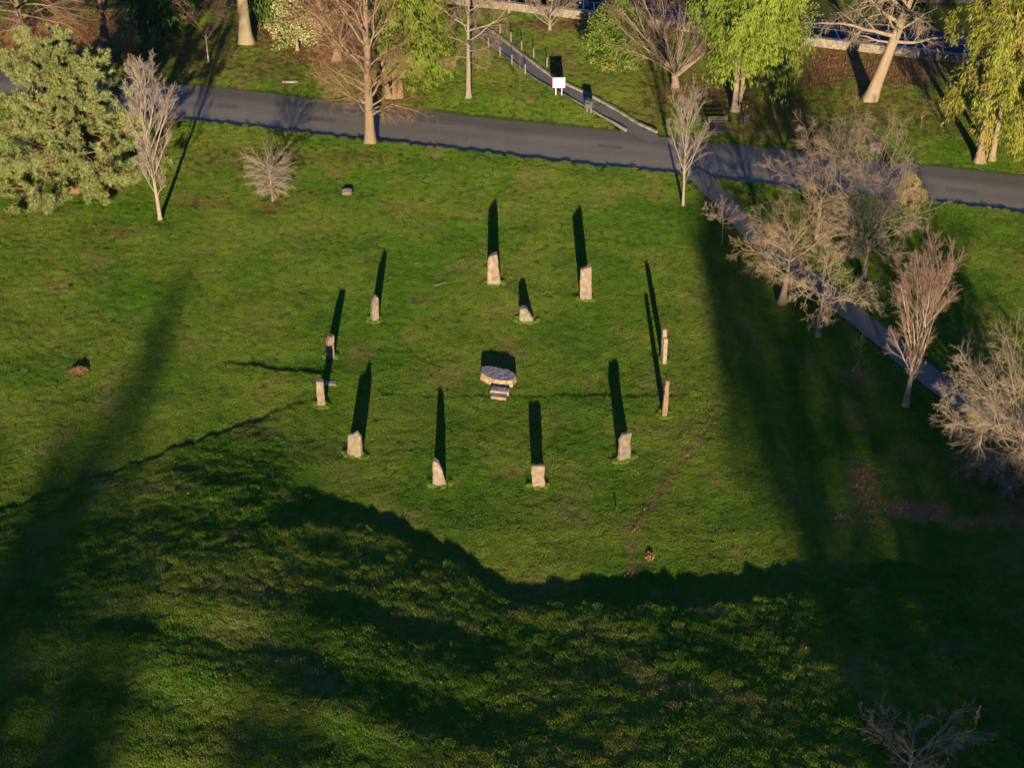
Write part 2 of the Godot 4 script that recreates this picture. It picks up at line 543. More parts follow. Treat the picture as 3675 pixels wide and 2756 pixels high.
func scatter(called: String, items: Array, mesh: Mesh, label: String, category: String, m: Material = null) -> void:
	var mm := MultiMesh.new()
	mm.transform_format = MultiMesh.TRANSFORM_3D
	mm.use_colors = true
	mm.mesh = mesh
	mm.instance_count = items.size()
	for k in items.size():
		mm.set_instance_transform(k, items[k][0])
		mm.set_instance_color(k, items[k][1])
	var o := MultiMeshInstance3D.new()
	o.name = numbered(called)
	o.multimesh = mm
	o.material_override = m if m else M.blade
	add_child(o)
	tag(o, label, category, "", "stuff")

func make_leaves() -> void:
	rng.seed = 99
	var b := Buf.new()
	b.leaf(Vector3(0, 0.0, 0), Vector3(0, 0.35, 1).normalized(), Vector3.RIGHT, 1.0, 0.75, Color(1, 1, 1))
	var tints := [lin(0.30, 0.11, 0.035), lin(0.22, 0.10, 0.05), lin(0.33, 0.19, 0.08), lin(0.16, 0.075, 0.05), lin(0.38, 0.16, 0.03)]
	var items := []
	var tries := 0
	while items.size() < 30000 and tries < 420000:
		tries += 1
		var z := rng.randf_range(-71.0, 34.0)
		var hw := 25.2 + 0.2586 * (35.2 - z) + 2.0
		var x := rng.randf_range(-hw, hw)
		var l := litter(x, z)
		var clump := patchy.get_noise_2d(x * 3.0 + 500.0, z * 3.0)
		var chance := 0.004 + 0.8 * l * l + (0.05 if z < -20.0 and clump > 0.25 else 0.0) + (0.03 if z < -46.0 else 0.0)
		if rng.randf() > chance: continue
		if z < wall_line(x) + 0.2 or (z < road_near(x) and z > road_far(x) and rng.randf() > 0.08): continue
		var y := land(x, z) + rng.randf_range(0.02, 0.06)
		if z < road_near(x) and z > road_far(x): y = -0.18
		var s := rng.randf_range(0.06, 0.12)
		var bs := Basis.from_euler(Vector3(rng.randf_range(-0.9, 0.5), rng.randf() * TAU, rng.randf_range(-0.6, 0.6))).scaled(Vector3.ONE * s)
		var c: Color = tints[rng.randi() % 5] * rng.randf_range(0.7, 1.15)
		c.a = 1.0
		items.append([Transform3D(bs, Vector3(x, y, z)), c])
	scatter("fallen_leaves", items, b.mesh(), "brown and orange fallen leaves strewn over the grass", "leaves", M.litter)

# ---------- trees ----------
func grow(b: Buf, p: Vector3, d: Vector3, length: float, r: float, lev: int, S: Dictionary, tips) -> void:
	var ns: int = [7, 5, 3, 1][lev]
	var pts := PackedVector3Array([p])
	var rad := PackedFloat32Array([r])
	var wig: float = S.wig * [0.75, 1.0, 1.2, 1.0][lev]
	var trop: float = S.trop[lev]
	var r_end := maxf(S.tw * [0.9, 0.7, 0.5, 0.4][lev], r * 0.3)
	for k in ns:
		d = (d + Vector3(rng.randfn(0, wig), rng.randfn(0, wig) + trop, rng.randfn(0, wig))).normalized()
		p += d * length / ns
		pts.append(p)
		rad.append(lerpf(r, r_end, float(k + 1) / ns))
	b.tube(pts, rad, [6, 4, 3, 3][lev], S.twig, S.bark)
	if tips != null and lev >= S.get("tip_from", 2):
		tips.append([p, d])
		if lev == 2: tips.append([pts[2], d])
	if lev >= S.depth: return
	var nc: int = S.n[lev]
	var start: float = S.get("bare", 0.22)
	for k in nc:
		var t := lerpf(start, 1.0, (k + rng.randf_range(0.1, 0.9)) / nc)
		var f := t * ns
		var j := mini(int(f), ns - 1)
		var q := pts[j].lerp(pts[j + 1], f - j)
		var dir := (pts[j + 1] - pts[j]).normalized()
		var side := dir.cross(Vector3(rng.randfn(), rng.randfn(), rng.randfn())).normalized()
		if S.get("flat", 0.0) > 0.0: side.y *= 1.0 - S.flat
		var an: float = S.a * rng.randf_range(0.7, 1.25)
		var nd := (dir * cos(an) + side.normalized() * sin(an)).normalized()
		var ll: float = length * S.lr[lev] * (1.15 - 0.62 * t) * rng.randf_range(0.75, 1.25)
		grow(b, q, nd, ll, maxf(S.tw * [1.0, 0.75, 0.6][lev], lerpf(r, r_end, t) * 0.45), lev + 1, S, tips)

func profile(shape: String, t: float) -> float:
	match shape:
		"round": return sqrt(maxf(0.05, 1.0 - pow(2.0 * t - 0.9, 2.0)))
		"cone": return 1.0 - 0.85 * t
		"flame": return sin(PI * clampf(pow(t, 0.7) * 0.9 + 0.1, 0, 1)) * 0.95 + 0.05
		"drum": return 1.0 - 0.55 * pow(t, 3.0)
	return 1.0

func trunk_line(S: Dictionary) -> Array:
	var pts := PackedVector3Array()
	var rad := PackedFloat32Array()
	var lean: Vector2 = S.get("lean", Vector2.ZERO)
	var n := 14
	var hh: float = S.h * S.get("th", 1.0)
	var off := Vector2.ZERO
	for k in n + 1:
		var t := pow(float(k) / n, 1.7)
		off += Vector2(rng.randfn(0, 1), rng.randfn(0, 1)) * S.get("tw_wig", 0.012) * S.h * 0.3
		var s := pow(t, S.get("bend", 1.0))
		pts.append(Vector3(lean.x * s * hh, hh * t - 0.12, lean.y * s * hh) + Vector3(off.x, 0, off.y) * t)
		var flare: float = 1.0 + S.get("flare", 0.7) * exp(-t * hh / (S.r * 1.3))
		rad.append(maxf(S.tw * 1.4, S.r * flare * lerpf(1.0, S.get("taper", 0.1), pow(t, 0.85))))
	return [pts, rad]

func rough_tube(b: Buf, pts: PackedVector3Array, rad: PackedFloat32Array, sides: int, c: Color) -> void:
	# a trunk whose section is lobed near the root and uneven above
	var k0 := b.v.size()
	b.tube(pts, rad, sides, c, c)
	for j in pts.size():
		for s in sides:
			var k := k0 + j * sides + s
			var o := b.n[k]
			var lobe := 0.20 * exp(-float(j) * 0.9) * cos(s * TAU / sides * 5.0 + pts[0].x) + 0.07 * fine.get_noise_3d(b.v[k].x * 3.0, b.v[k].y * 1.1, b.v[k].z * 3.0)
			b.v[k] += o * rad[j] * lobe
			b.c[k] = c * (0.85 + 0.45 * absf(patchy.get_noise_3d(b.v[k].x * 30.0, b.v[k].y * 9.0, b.v[k].z * 30.0)))

func bare_tree(called: String, label: String, x: float, z: float, S: Dictionary, group := "bare winter trees", y_off := 0.0) -> Node3D:
	rng.seed = S.seed
	var root := thing(called, label, "tree", at(x, z, y_off), 0.0, group)
	var tl := trunk_line(S)
	var pts: PackedVector3Array = tl[0]
	var rad: PackedFloat32Array = tl[1]
	var b := Buf.new()
	rough_tube(b, pts, rad, 12, S.bark)
	put("trunk", b.mesh(), M.bark, root)
	var hh: float = S.h * S.get("th", 1.0)
	var n: int = S.limbs
	for x_ in S.get("extra", []):
		var f := pow(x_[0], 1.0 / 1.7) * (pts.size() - 1)
		var j := mini(int(f), pts.size() - 2)
		var p := pts[j].lerp(pts[j + 1], f - j)
		var lb := Buf.new()
		grow(lb, p, Vector3(cos(x_[1]) * sin(x_[2]), cos(x_[2]), sin(x_[1]) * sin(x_[2])), x_[3], minf(rad[j] * 0.5, x_[3] * S.get("thick", 0.018)), 0, S, null)
		put("branch", lb.mesh(), M.bark, root)
	for k in n:
		var t: float = lerpf(S.clear, 0.97, pow((k + rng.randf_range(0.1, 0.9)) / n, S.get("low", 1.0)))
		var f := pow(t, 1.0 / 1.7) * (pts.size() - 1)
		var j := mini(int(f), pts.size() - 2)
		var p := pts[j].lerp(pts[j + 1], f - j)
		var r := lerpf(rad[j], rad[j + 1], f - j)
		var az := k * 2.399 + rng.randf_range(-0.4, 0.4)
		var u := clampf((t * S.get("th", 1.0) - S.clear * S.get("th", 1.0)) / (1.0 - S.clear * S.get("th", 1.0)), 0.0, 1.0)
		var an: float = lerpf(S.ang0, S.ang1, u) * rng.randf_range(0.85, 1.15)
		var out: float = S.spread * profile(S.shape, u) * rng.randf_range(0.75, 1.15)
		var length := out / maxf(0.35, sin(minf(an, 1.57)))
		if S.has("reach"): length = (S.h - p.y) * rng.randf_range(0.75, 1.05) * S.reach
		var skew: Vector2 = S.get("skew", Vector2.ZERO)
		var d := Vector3(cos(az) * sin(an) + skew.x, cos(an), sin(az) * sin(an) + skew.y).normalized()
		var lb := Buf.new()
		grow(lb, p, d, maxf(0.5, length), maxf(S.tw * 1.6, minf(r * 0.62, length * S.get("thick", 0.011 if S.has("reach") else 0.018))), 0, S, null)
		put("branch", lb.mesh(), M.bark, root)
	return root

func spray(b: Buf, p: Vector3, d: Vector3, kind: String, size: float, col: Color) -> void:
	match kind:
		"needles":
			for k in 12:
				var v := (d * 0.75 + Vector3(rng.randfn(), rng.randfn() + 0.25, rng.randfn()) * 0.62).normalized()
				b.leaf(p, v, v.cross(Vector3(rng.randfn(), rng.randfn(), rng.randfn())).normalized(), size * rng.randf_range(0.7, 1.2), size * 0.105, col * rng.randf_range(0.75, 1.25))
		"fronds":
			for k in 6:
				var v := (d * 0.45 + Vector3(rng.randfn() * 0.3, -0.85 + rng.randfn() * 0.25, rng.randfn() * 0.3)).normalized()
				var q := p + Vector3(rng.randfn(), rng.randfn(), rng.randfn()) * size * 0.22
				b.leaf(q, v, v.cross(d + Vector3(rng.randfn(), rng.randfn(), rng.randfn()) * 0.5).normalized(), size * rng.randf_range(0.6, 1.25), size * 0.15, col * rng.randf_range(0.75, 1.25))
		"leaves":
			for k in 7:
				var v := (d + Vector3(rng.randfn(), rng.randfn(), rng.randfn()) * 0.8).normalized()
				var q := p + Vector3(rng.randfn(), rng.randfn(), rng.randfn()) * size * 0.5
				b.leaf(q, v, v.cross(Vector3(rng.randfn(), rng.randfn(), rng.randfn())).normalized(), size * rng.randf_range(0.5, 0.9), size * 0.32, col * rng.randf_range(0.65, 1.35))

func pine(x: float, z: float, label: String, S: Dictionary) -> void:
	rng.seed = S.seed
	var root := thing("pine_tree", label, "tree", at(x, z), 0.0)
	var tl := trunk_line(S)
	var pts: PackedVector3Array = tl[0]
	var rad: PackedFloat32Array = tl[1]
	var b := Buf.new()
	rough_tube(b, pts, rad, 12, S.bark)
	put("trunk", b.mesh(), M.bark, root)
	for k in S.limbs as int:
		var t: float = lerpf(S.clear, 0.98, (k + rng.randf()) / S.limbs)
		var f := pow(t, 1.0 / 1.7) * (pts.size() - 1)
		var j := mini(int(f), pts.size() - 2)
		var p := pts[j].lerp(pts[j + 1], f - j)
		var az := k * 2.399 + rng.randf_range(-0.5, 0.5)
		var u: float = (t - S.clear) / (1.0 - S.clear)
		var an := lerpf(1.65, 0.5, u * u)
		var length: float = S.spread * profile("drum", u) * rng.randf_range(0.4, 1.12) * lerpf(1.0, 0.8, u)
		var d := Vector3(cos(az) * sin(an), cos(an), sin(az) * sin(an))
		var lb := Buf.new()
		var tips := []
		grow(lb, p, d, length, 0.07, 0, S, tips)
		var br := put("branch", lb.mesh(), M.bark, root)
		var fb := Buf.new()
		var base: Color = S.leaf * rng.randf_range(0.85, 1.15)
		for tip in tips:
			spray(fb, tip[0], tip[1], "needles", S.leaf_size, base * rng.randf_range(0.8, 1.2))
			spray(fb, tip[0] - tip[1] * 0.22, tip[1], "needles", S.leaf_size, base * rng.randf_range(0.7, 1.1))
		put("foliage", fb.mesh(), M.leaf, br)

# an evergreen whose crown is a volume of sprays round its trunks
func evergreen(called: String, label: String, x: float, z: float, S: Dictionary, group := "", category := "tree") -> Node3D:
	rng.seed = S.seed
	var root := thing(called, label, category, at(x, z), 0.0, group)
	for s in S.stems:
		var T := {"h": S.h * s[3], "r": s[2], "tw": 0.02, "lean": Vector2(s[4], s[5]), "taper": 0.25, "flare": 0.9, "tw_wig": 0.006}
		var tl := trunk_line(T)
		var b := Buf.new()
		var pts: PackedVector3Array = tl[0]
		for k in pts.size(): pts[k] += Vector3(s[0], 0, s[1])
		rough_tube(b, pts, tl[1], 12, S.bark)
		put("trunk", b.mesh(), M.bark, root)
	var off: Vector2 = S.get("off", Vector2.ZERO)
	var lobes: int = S.get("lobes", 9)
	var bufs := []
	for k in lobes: bufs.append(Buf.new())
	var low: float = S.low
	# clumps of sprays hang round the crown with dark hollows between them; fewer inside
	var n_cl: int = S.clumps
	for k in n_cl:
		var t := (k + rng.randf()) / n_cl
		var az := k * 2.399 + rng.randf_range(-0.5, 0.5)
		var ragged: float = 1.0 + S.get("ragged", 0.5) * rng.randf_range(-0.55, 0.4)
		var rr: float = S.spread * profile(S.shape, t) * ragged
		var f := 1.0 if rng.randf() < 0.72 else rng.randf_range(0.3, 0.8)
		var bottom: float = low - S.get("skirt", 0.0) * maxf(0.0, patchy.get_noise_2d(cos(az) * 20.0 + S.seed, sin(az) * 20.0) * 2.0)
		var cen := Vector3(cos(az) * rr * f + off.x, lerpf(bottom, S.h, t), sin(az) * rr * f + off.y)
		var out := Vector3(cos(az), S.get("lift", -0.35), sin(az)).normalized()
		var cr: float = S.clump * rng.randf_range(0.65, 1.3) * (1.0 - 0.35 * t)
		var c0: Color = S.leaf * rng.randf_range(0.78, 1.2)
		if rng.randf() < S.get("gold", 0.0): c0 = c0.lerp(S.leaf2, rng.randf_range(0.3, 0.9))
		for m in (S.per * rng.randf_range(0.7, 1.3)) as int:
			var q := Vector3(rng.randfn(), rng.randfn(), rng.randfn()) * cr * 0.5
			if S.kind == "fronds": q = Vector3(q.x * 0.8, q.y * 1.7 - absf(q.x) * 0.6, q.z * 0.8)
			q -= out * q.length() * 0.25
			spray(bufs[int(fposmod(az, TAU) / TAU * lobes) % lobes], cen + q, (out + q * 0.6).normalized(), S.kind, S.leaf_size * rng.randf_range(0.7, 1.25), c0 * rng.randf_range(0.8, 1.2))
	# boughs that carry the sprays
	var wood := Buf.new()
	for k in S.get("boughs", 16) as int:
		var t := rng.randf_range(0.02, 0.8)
		var az := rng.randf() * TAU
		var rr: float = S.spread * profile(S.shape, t) * 0.85
		var y := lerpf(low, S.h, t)
		var st = S.stems[k % S.stems.size()]
		var a := Vector3(st[0] + st[4] * y, y, st[1] + st[5] * y)
		var e := Vector3(cos(az) * rr + off.x, y + rr * 0.12 * (-1.0 if S.kind == "fronds" else 1.5), sin(az) * rr + off.y)
		wood.tube(PackedVector3Array([a, a.lerp(e, 0.5) + Vector3(0, rr * 0.1, 0), e]), PackedFloat32Array([0.06, 0.04, 0.015]), 4, S.bark, S.bark)
	var bw := put("boughs", wood.mesh(), M.bark, root)
	for bb in bufs:
		if bb.v.size() > 0: put("foliage", bb.mesh(), M.leaf, bw)
	return root

func stump(label: String, x: float, z: float, r: float, h: float, seed_: int) -> void:
	rng.seed = seed_
	var root := thing("tree_stump", label, "stump", at(x, z), 0.0)
	var b := Buf.new()
	rough_tube(b, PackedVector3Array([Vector3(0, -0.15, 0), Vector3(0, h * 0.3, 0), Vector3(0, h, 0)]), PackedFloat32Array([r * 1.5, r * 1.12, r]), 16, lin(0.34, 0.26, 0.18))
	put("bark", b.mesh(), M.bark, root)
	var t := Buf.new()
	var k := b.v.size() - 16
	for s in 16:
		t.tri(Vector3(0, h * 1.04, 0), b.v[k + s] + Vector3(0, 0.03 * sin(s * 2.0), 0), b.v[k + (s + 1) % 16] + Vector3(0, 0.03 * sin((s + 1) * 2.0), 0), lin(0.5, 0.42, 0.33) if s % 3 else lin(0.42, 0.3, 0.24))
	put("sawn_top", t.mesh(), M.timber, root)

# ---------- stones ----------
func chain(c: Array, y: float) -> float:
	for k in range(1, c.size()):
		if y <= c[k][1]:
			var d: float = c[k][1] - c[k - 1][1]
			return lerpf(c[k - 1][0], c[k][0], (y - c[k - 1][1]) / maxf(d, 0.001))
	return c[c.size() - 1][0]

func stone(called: String, label: String, e: Dictionary, seed_: int, tint: Color) -> Node3D:
	rng.seed = seed_
	var g := FastNoiseLite.new()
	g.seed = seed_
	g.frequency = 0.9
	var root := thing(called, label, "standing stone", at(e.x, e.z), e.yaw, "standing stones of the circle")
	var top: float = maxf(e.l[-1][1], e.r[-1][1])
	var ys := [-0.25]
	for k in 19: ys.append(top * k / 18.0)
	for c in [e.l, e.r]:
		for p in c: ys.append(clampf(p[1], 0.0, top))
	ys.sort()
	var lev := []
	for y in ys:
		if lev.is_empty() or y - lev[-1] > 0.03 or y == top: lev.append(y)
	var b := Buf.new()
	var rings := []
	for y in lev:
		var xl := chain(e.l, maxf(y, 0.0))
		var xr := chain(e.r, maxf(y, 0.0))
		if xr - xl < 0.05:
			var m := (xl + xr) * 0.5
			xl = m - 0.025
			xr = m + 0.025
		var dz: float = e.d * (0.5 - 0.05 * y / top)
		var ring := []
		var spots := [[0.0, 0.72], [0.1, 1.0], [0.3, 1.0], [0.5, 1.0], [0.7, 1.0], [0.9, 1.0], [1.0, 0.72], [1.0, 0.0], [1.0, -0.72], [0.9, -1.0], [0.7, -1.0], [0.5, -1.0], [0.3, -1.0], [0.1, -1.0], [0.0, -0.72], [0.0, 0.0]]
		for s in spots:
			var p := Vector3(lerpf(xl, xr, s[0]), y, dz * s[1])
			# long splits run up the stone, and it is chipped all over
			var nz := g.get_noise_3d(p.x * 6.0, p.y * 0.9, p.z * 3.0) * 0.05 + g.get_noise_3d(p.x * 9.0, p.y * 4.0, p.z * 9.0) * 0.028
			p.z += nz * signf(s[1]) * minf(1.0, e.d * 3.0)
			if s[0] == 0.0 or s[0] == 1.0: p.x += g.get_noise_3d(p.z * 4.0, p.y * 3.0, s[0] * 9.0) * 0.035
			if y >= top - 0.02: p.y += g.get_noise_2d(p.x * 8.0, p.z * 8.0) * 0.03
			ring.append(p)
		rings.append(ring)
	for k in rings.size() - 1:
		for s in 16:
			var q: float = 0.86 + 0.28 * g.get_noise_3d(s * 3.0, lev[k] * 1.6, 5.0) + rng.randf_range(-0.04, 0.04)
			var col := tint * (q + 0.08)
			if g.get_noise_3d(s * 2.0, lev[k] * 3.0, 40.0) > 0.33: col = col.lerp(lin(0.36, 0.2, 0.1), 0.45)
			b.quad(rings[k + 1][s], rings[k + 1][(s + 1) % 16], rings[k][(s + 1) % 16], rings[k][s], col)
	var cen := Vector3.ZERO
	for p in rings[-1]: cen += p / 16.0
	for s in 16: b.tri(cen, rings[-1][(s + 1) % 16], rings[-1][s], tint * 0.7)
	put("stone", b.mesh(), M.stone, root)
	if e.has("shoulder"): 
		var f := Buf.new()
		f.box(Vector3(0, e.shoulder * 0.5 - 0.1, e.d * 0.5 + 0.13), Vector3(0.135, e.shoulder * 0.5 + 0.1, 0.15), tint * 1.08, Basis(), 0.03)
		for q in f.v.size():
			f.v[q] += Vector3(g.get_noise_3dv(f.v[q] * 3.0) * 0.05, 0, g.get_noise_3dv(f.v[q] * 2.0) * 0.04)
		put("shoulder", f.mesh(), M.stone, root)
	return root

func slab_block(b: Buf, outline: Array, y0: float, y1: float, side: Color, seed_: int) -> PackedVector3Array:
	# upright faces of a slab with an irregular outline, split into courses of chipped rock; returns the top rim
	var g := FastNoiseLite.new()
	g.seed = seed_
	g.frequency = 1.5
	var pts := []
	for k in outline.size():
		var a := Vector2(outline[k][0], outline[k][1])
		var c := Vector2(outline[(k + 1) % outline.size()][0], outline[(k + 1) % outline.size()][1])
		var n := maxi(1, int(a.distance_to(c) / 0.14))
		for m in n: pts.append(a.lerp(c, float(m) / n))
	var rings := []
	for j in 5:
		var t := j / 4.0
		var ring := PackedVector3Array()
		for k in pts.size():
			var p: Vector2 = pts[k]
			var o := p.normalized()
			var d := g.get_noise_3d(p.x * 3.0, t * 0.5, p.y * 3.0) * 0.06 + (1.0 - t) * 0.04
			ring.append(Vector3(p.x + o.x * d, lerpf(y0, y1, t) + (g.get_noise_2d(p.x * 4.0, p.y * 4.0) * 0.02 if j == 4 else 0.0), p.y + o.y * d))
		rings.append(ring)
	for j in 4:
		for k in pts.size():
			var q := (k + 1) % pts.size()
			b.quad(rings[j + 1][k], rings[j + 1][q], rings[j][q], rings[j][k], side * (0.95 + 0.5 * g.get_noise_2d(k * 1.7, j * 0.4)))
	return rings[4]

func slab(called: String, label: String, category: String, pos: Vector3, outline: Array, h: float, seed_: int, group := "") -> Node3D:
	var root := thing(called, label, category, pos, -0.12 if called == "stone_step" else 0.0, group)
	var b := Buf.new()
	var rim := slab_block(b, outline, -0.12, h, lin(0.38, 0.29, 0.19), seed_)
	put("side", b.mesh(), M.stone, root)
	var g := FastNoiseLite.new()
	g.seed = seed_ + 1
	g.frequency = 0.9
	var t := Buf.new()
	var cen := Vector3.ZERO
	for p in rim: cen += p / rim.size()
	var n := rim.size()
	# the cleft top: concentric rings of facets with thin ledges
	var prev := rim
	for j in range(1, 7):
		var f := 1.0 - j / 6.0
		var ring := PackedVector3Array()
		for p in rim:
			var q := cen.lerp(p, f)
			q.y = h + 0.018 * snappedf(g.get_noise_2d(q.x * 2.2, q.z * 5.0) * 2.0, 0.5) + g.get_noise_2d(q.x * 9.0, q.z * 9.0) * 0.006
			ring.append(q)
		for k in n:
			var m := (k + 1) % n
			t.quad(prev[k], ring[k], ring[m], prev[m], lin(0.33, 0.295, 0.255) * (0.95 + 0.3 * g.get_noise_2d(prev[k].x * 4.0, prev[k].z * 4.0)))
		prev = ring
	put("top", t.mesh(), M.slate, root)
	return root

# ---------- things ----------
func park_wall() -> void:
	var root := thing("stone_wall", "long rubble stone wall with coping along the back of the park", "wall", Vector3(0, 0, 0))
	rng.seed = 31
	var shapes := []
	for k in 6:
		var b := Buf.new()
		b.box(Vector3.ZERO, Vector3(0.5, 0.5, 0.5), Color(1, 1, 1), Basis(), 0.07)
		for q in b.v.size():
			b.v[q] += Vector3(rng.randf_range(-0.02, 0.02), rng.randf_range(-0.02, 0.02), 0)
		shapes.append(b.mesh())
	var core := Buf.new()
	var dir := atan2(-0.335, 1.0)
	var bs := Basis(Vector3.UP, dir)
	var len_ := sqrt(1.0 + 0.335 * 0.335)
	core.box(Vector3(15.0, 0.38, wall_line(15.0)), Vector3(47.0 * len_, 0.45, 0.2), lin(0.2, 0.17, 0.13), bs)
	put("core", core.mesh(), M.rubble, root)
	var tints := []
	for k in 5:
		var m: StandardMaterial3D = M.rubble.duplicate()
		m.vertex_color_use_as_albedo = false
		m.albedo_color = [lin(0.40, 0.32, 0.23), lin(0.34, 0.29, 0.23), lin(0.45, 0.36, 0.24), lin(0.30, 0.26, 0.22), lin(0.42, 0.31, 0.22)][k].linear_to_srgb()
		tints.append(m)
	# stones the photograph shows: in front of the street to the right, and at the gap in the trees
	var rest := Buf.new()
	var built := 0
	for row in 5:
		var x := -31.0
		while x < 61.0:
			var w := rng.randf_range(0.28, 0.62)
			var h := 0.172 if row < 4 else 0.16
			var y := -0.02 + row * 0.18 + h * 0.5
			var c := Vector3(x + w * 0.5, y, wall_line(x + w * 0.5) + 0.05)
			var deep := 0.36 if row < 4 else 0.5
			if row == 4: c.z -= 0.05
			var seen: bool = (x > 26.5 and x < 45.5) or (x > 0.5 and x < 10.5)
			if seen and built < 298:
				var o := put("stone", shapes[rng.randi() % 6], tints[rng.randi() % 5], root, c)
				o.basis = bs * Basis.from_scale(Vector3(w * 0.97, h, deep + rng.randf_range(-0.03, 0.05)))
				built += 1
			else:
				rest.box(c, Vector3(w * 0.485, h * 0.5, deep * 0.5), lin(0.38, 0.31, 0.23) * rng.randf_range(0.75, 1.2), bs, 0.015)
			x += w * 0.985
	var o := put("stonework", rest.mesh(), M.rubble, root)
	o.set_meta("kind", "stuff")

func kerb(label: String, pts: Array, h: float, wide: float, seed_: int) -> void:
	rng.seed = seed_
	var c := Curve2D.new()
	for p in pts: c.add_point(Vector2(p[0], p[1]))
	var root := thing("stone_kerb", label, "kerb", Vector3.ZERO, 0.0, "kerbs of the path")
	var shapes := []
	for k in 4:
		var b := Buf.new()
		b.box(Vector3.ZERO, Vector3(0.5, 0.5, 0.5), lin(0.40, 0.35, 0.25) * (0.8 + 0.1 * k), Basis(), 0.06)
		for q in b.v.size(): b.v[q] += Vector3(rng.randf_range(-0.03, 0.03), rng.randf_range(-0.06, 0.04), rng.randf_range(-0.05, 0.05))
		shapes.append(b.mesh())
	var s := 0.0
	while s < c.get_baked_length() - 0.3:
		var w := rng.randf_range(0.38, 0.7)
		var p := c.sample_baked(s + w * 0.5)
		var q := c.sample_baked(minf(s + w, c.get_baked_length()))
		var d := (q - c.sample_baked(s)).normalized()
		var g := bare_land(p.x, p.y)
		var o := put("kerb_stone", shapes[rng.randi() % 4], M.rubble, root, Vector3(p.x, g - 0.16 + h * 0.5, p.y))
		o.basis = Basis(Vector3.UP, atan2(-d.y, d.x) + rng.randf_range(-0.05, 0.05)) * Basis.from_scale(Vector3(w * 0.96, h + 0.12, wide * rng.randf_range(0.85, 1.15)))
		s += w

func fence(label: String, posts: Array, h: float) -> void:
	var root := thing("wire_fence", label, "fence", Vector3.ZERO, 0.0, "wire fences beside the path")
	var pts := []
	for p in posts:
		var g := at(p[0], p[1])
		pts.append(g)
		var b := Buf.new()
		b.box(Vector3(0, h * 0.5 - 0.12, 0), Vector3(0.045, h * 0.5 + 0.12, 0.045), lin(0.42, 0.33, 0.23), Basis(Vector3.UP, p[0]), 0.012)
		put("post", b.mesh(), M.timber, root, g)
	for k in pts.size() - 1:
		var w := Buf.new()
		var grey := lin(0.1, 0.1, 0.1)
		for j in 7:
			var y := 0.1 + j * (h - 0.15) / 6.0
			w.tube(PackedVector3Array([pts[k] + Vector3(0, y, 0), pts[k + 1] + Vector3(0, y, 0)]), PackedFloat32Array([0.004, 0.004]), 3, grey, grey)
		for j in 15:
			var a: Vector3 = pts[k].lerp(pts[k + 1], (j + 0.5) / 15.0)
			w.tube(PackedVector3Array([a + Vector3(0, 0.1, 0), a + Vector3(0, h - 0.05, 0)]), PackedFloat32Array([0.004, 0.004]), 3, grey, grey)
		put("wire_mesh", w.mesh(), M.metal, root)

func sign_board() -> void:
	var root := thing("notice_board", "blank white notice board with red and black edge on two posts", "sign", at(4.3, -49.2), 0.04)
	for s in [-0.27, 0.27]:
		var b := Buf.new()
		b.tube(PackedVector3Array([Vector3(s, -0.2, -0.04), Vector3(s, 1.72, -0.04)]), PackedFloat32Array([0.04, 0.04]), 10, lin(0.7, 0.7, 0.7), lin(0.7, 0.7, 0.7), true)
		put("post", b.mesh(), M.enamel, root)
		var c := Buf.new()
		c.box(Vector3(s, 0.03, -0.04), Vector3(0.06, 0.05, 0.06), lin(0.1, 0.2, 0.22), Basis(), 0.01)
		put("post_foot", c.mesh(), M.enamel, root)
	var f := Buf.new()
	f.box(Vector3(0, 1.28, -0.005), Vector3(0.60, 0.52, 0.012), lin(0.06, 0.06, 0.07), Basis())
	put("backing", f.mesh(), M.enamel, root)
	var e := Buf.new()
	var red := lin(0.5, 0.03, 0.04)
	e.box(Vector3(-0.565, 1.28, 0.012), Vector3(0.02, 0.5, 0.006), red)
	e.box(Vector3(0.565, 1.28, 0.012), Vector3(0.02, 0.5, 0.006), lin(0.2, 0.12, 0.4))
	e.box(Vector3(0, 1.765, 0.012), Vector3(0.545, 0.018, 0.006), red)
	e.box(Vector3(0, 0.795, 0.012), Vector3(0.545, 0.018, 0.006), red)
	put("border", e.mesh(), M.enamel, root)
	var p := Buf.new()
	p.box(Vector3(0, 1.28, 0.012), Vector3(0.542, 0.464, 0.008), lin(0.85, 0.85, 0.84))
	put("panel", p.mesh(), M.enamel, root)

func litter_bin() -> void:
	var root := thing("litter_bin", "grey box-shaped litter bin on a post beside the path", "bin", at(7.0, -45.75), -0.55)
	var grey := lin(0.2, 0.2, 0.2)
	var b := Buf.new()
	b.box(Vector3(0, 0.72, 0), Vector3(0.33, 0.36, 0.29), grey, Basis(), 0.05)
	put("body", b.mesh(), M.metal, root)
	var l := Buf.new()
	l.box(Vector3(0, 1.125, 0), Vector3(0.36, 0.04, 0.32), lin(0.17, 0.18, 0.19), Basis(), 0.02)
	put("lid", l.mesh(), M.metal, root)
	var s := Buf.new()
	s.box(Vector3(0, 0.93, 0.292), Vector3(0.22, 0.06, 0.006), lin(0.02, 0.02, 0.02))
	put("slot", s.mesh(), M.rubber, root)
	var d := Buf.new()
	d.box(Vector3(0.02, 0.6, 0.293), Vector3(0.25, 0.18, 0.005), lin(0.24, 0.24, 0.24))
	put("door", d.mesh(), M.metal, root)
	for x in [-0.2, 0.22]:
		var p := Buf.new()
		p.tube(PackedVector3Array([Vector3(x, -0.2, 0.1), Vector3(x, 0.4, 0.1)]), PackedFloat32Array([0.045, 0.045]), 8, lin(0.5, 0.53, 0.54), lin(0.5, 0.53, 0.54))
		put("leg", p.mesh(), M.metal, root)

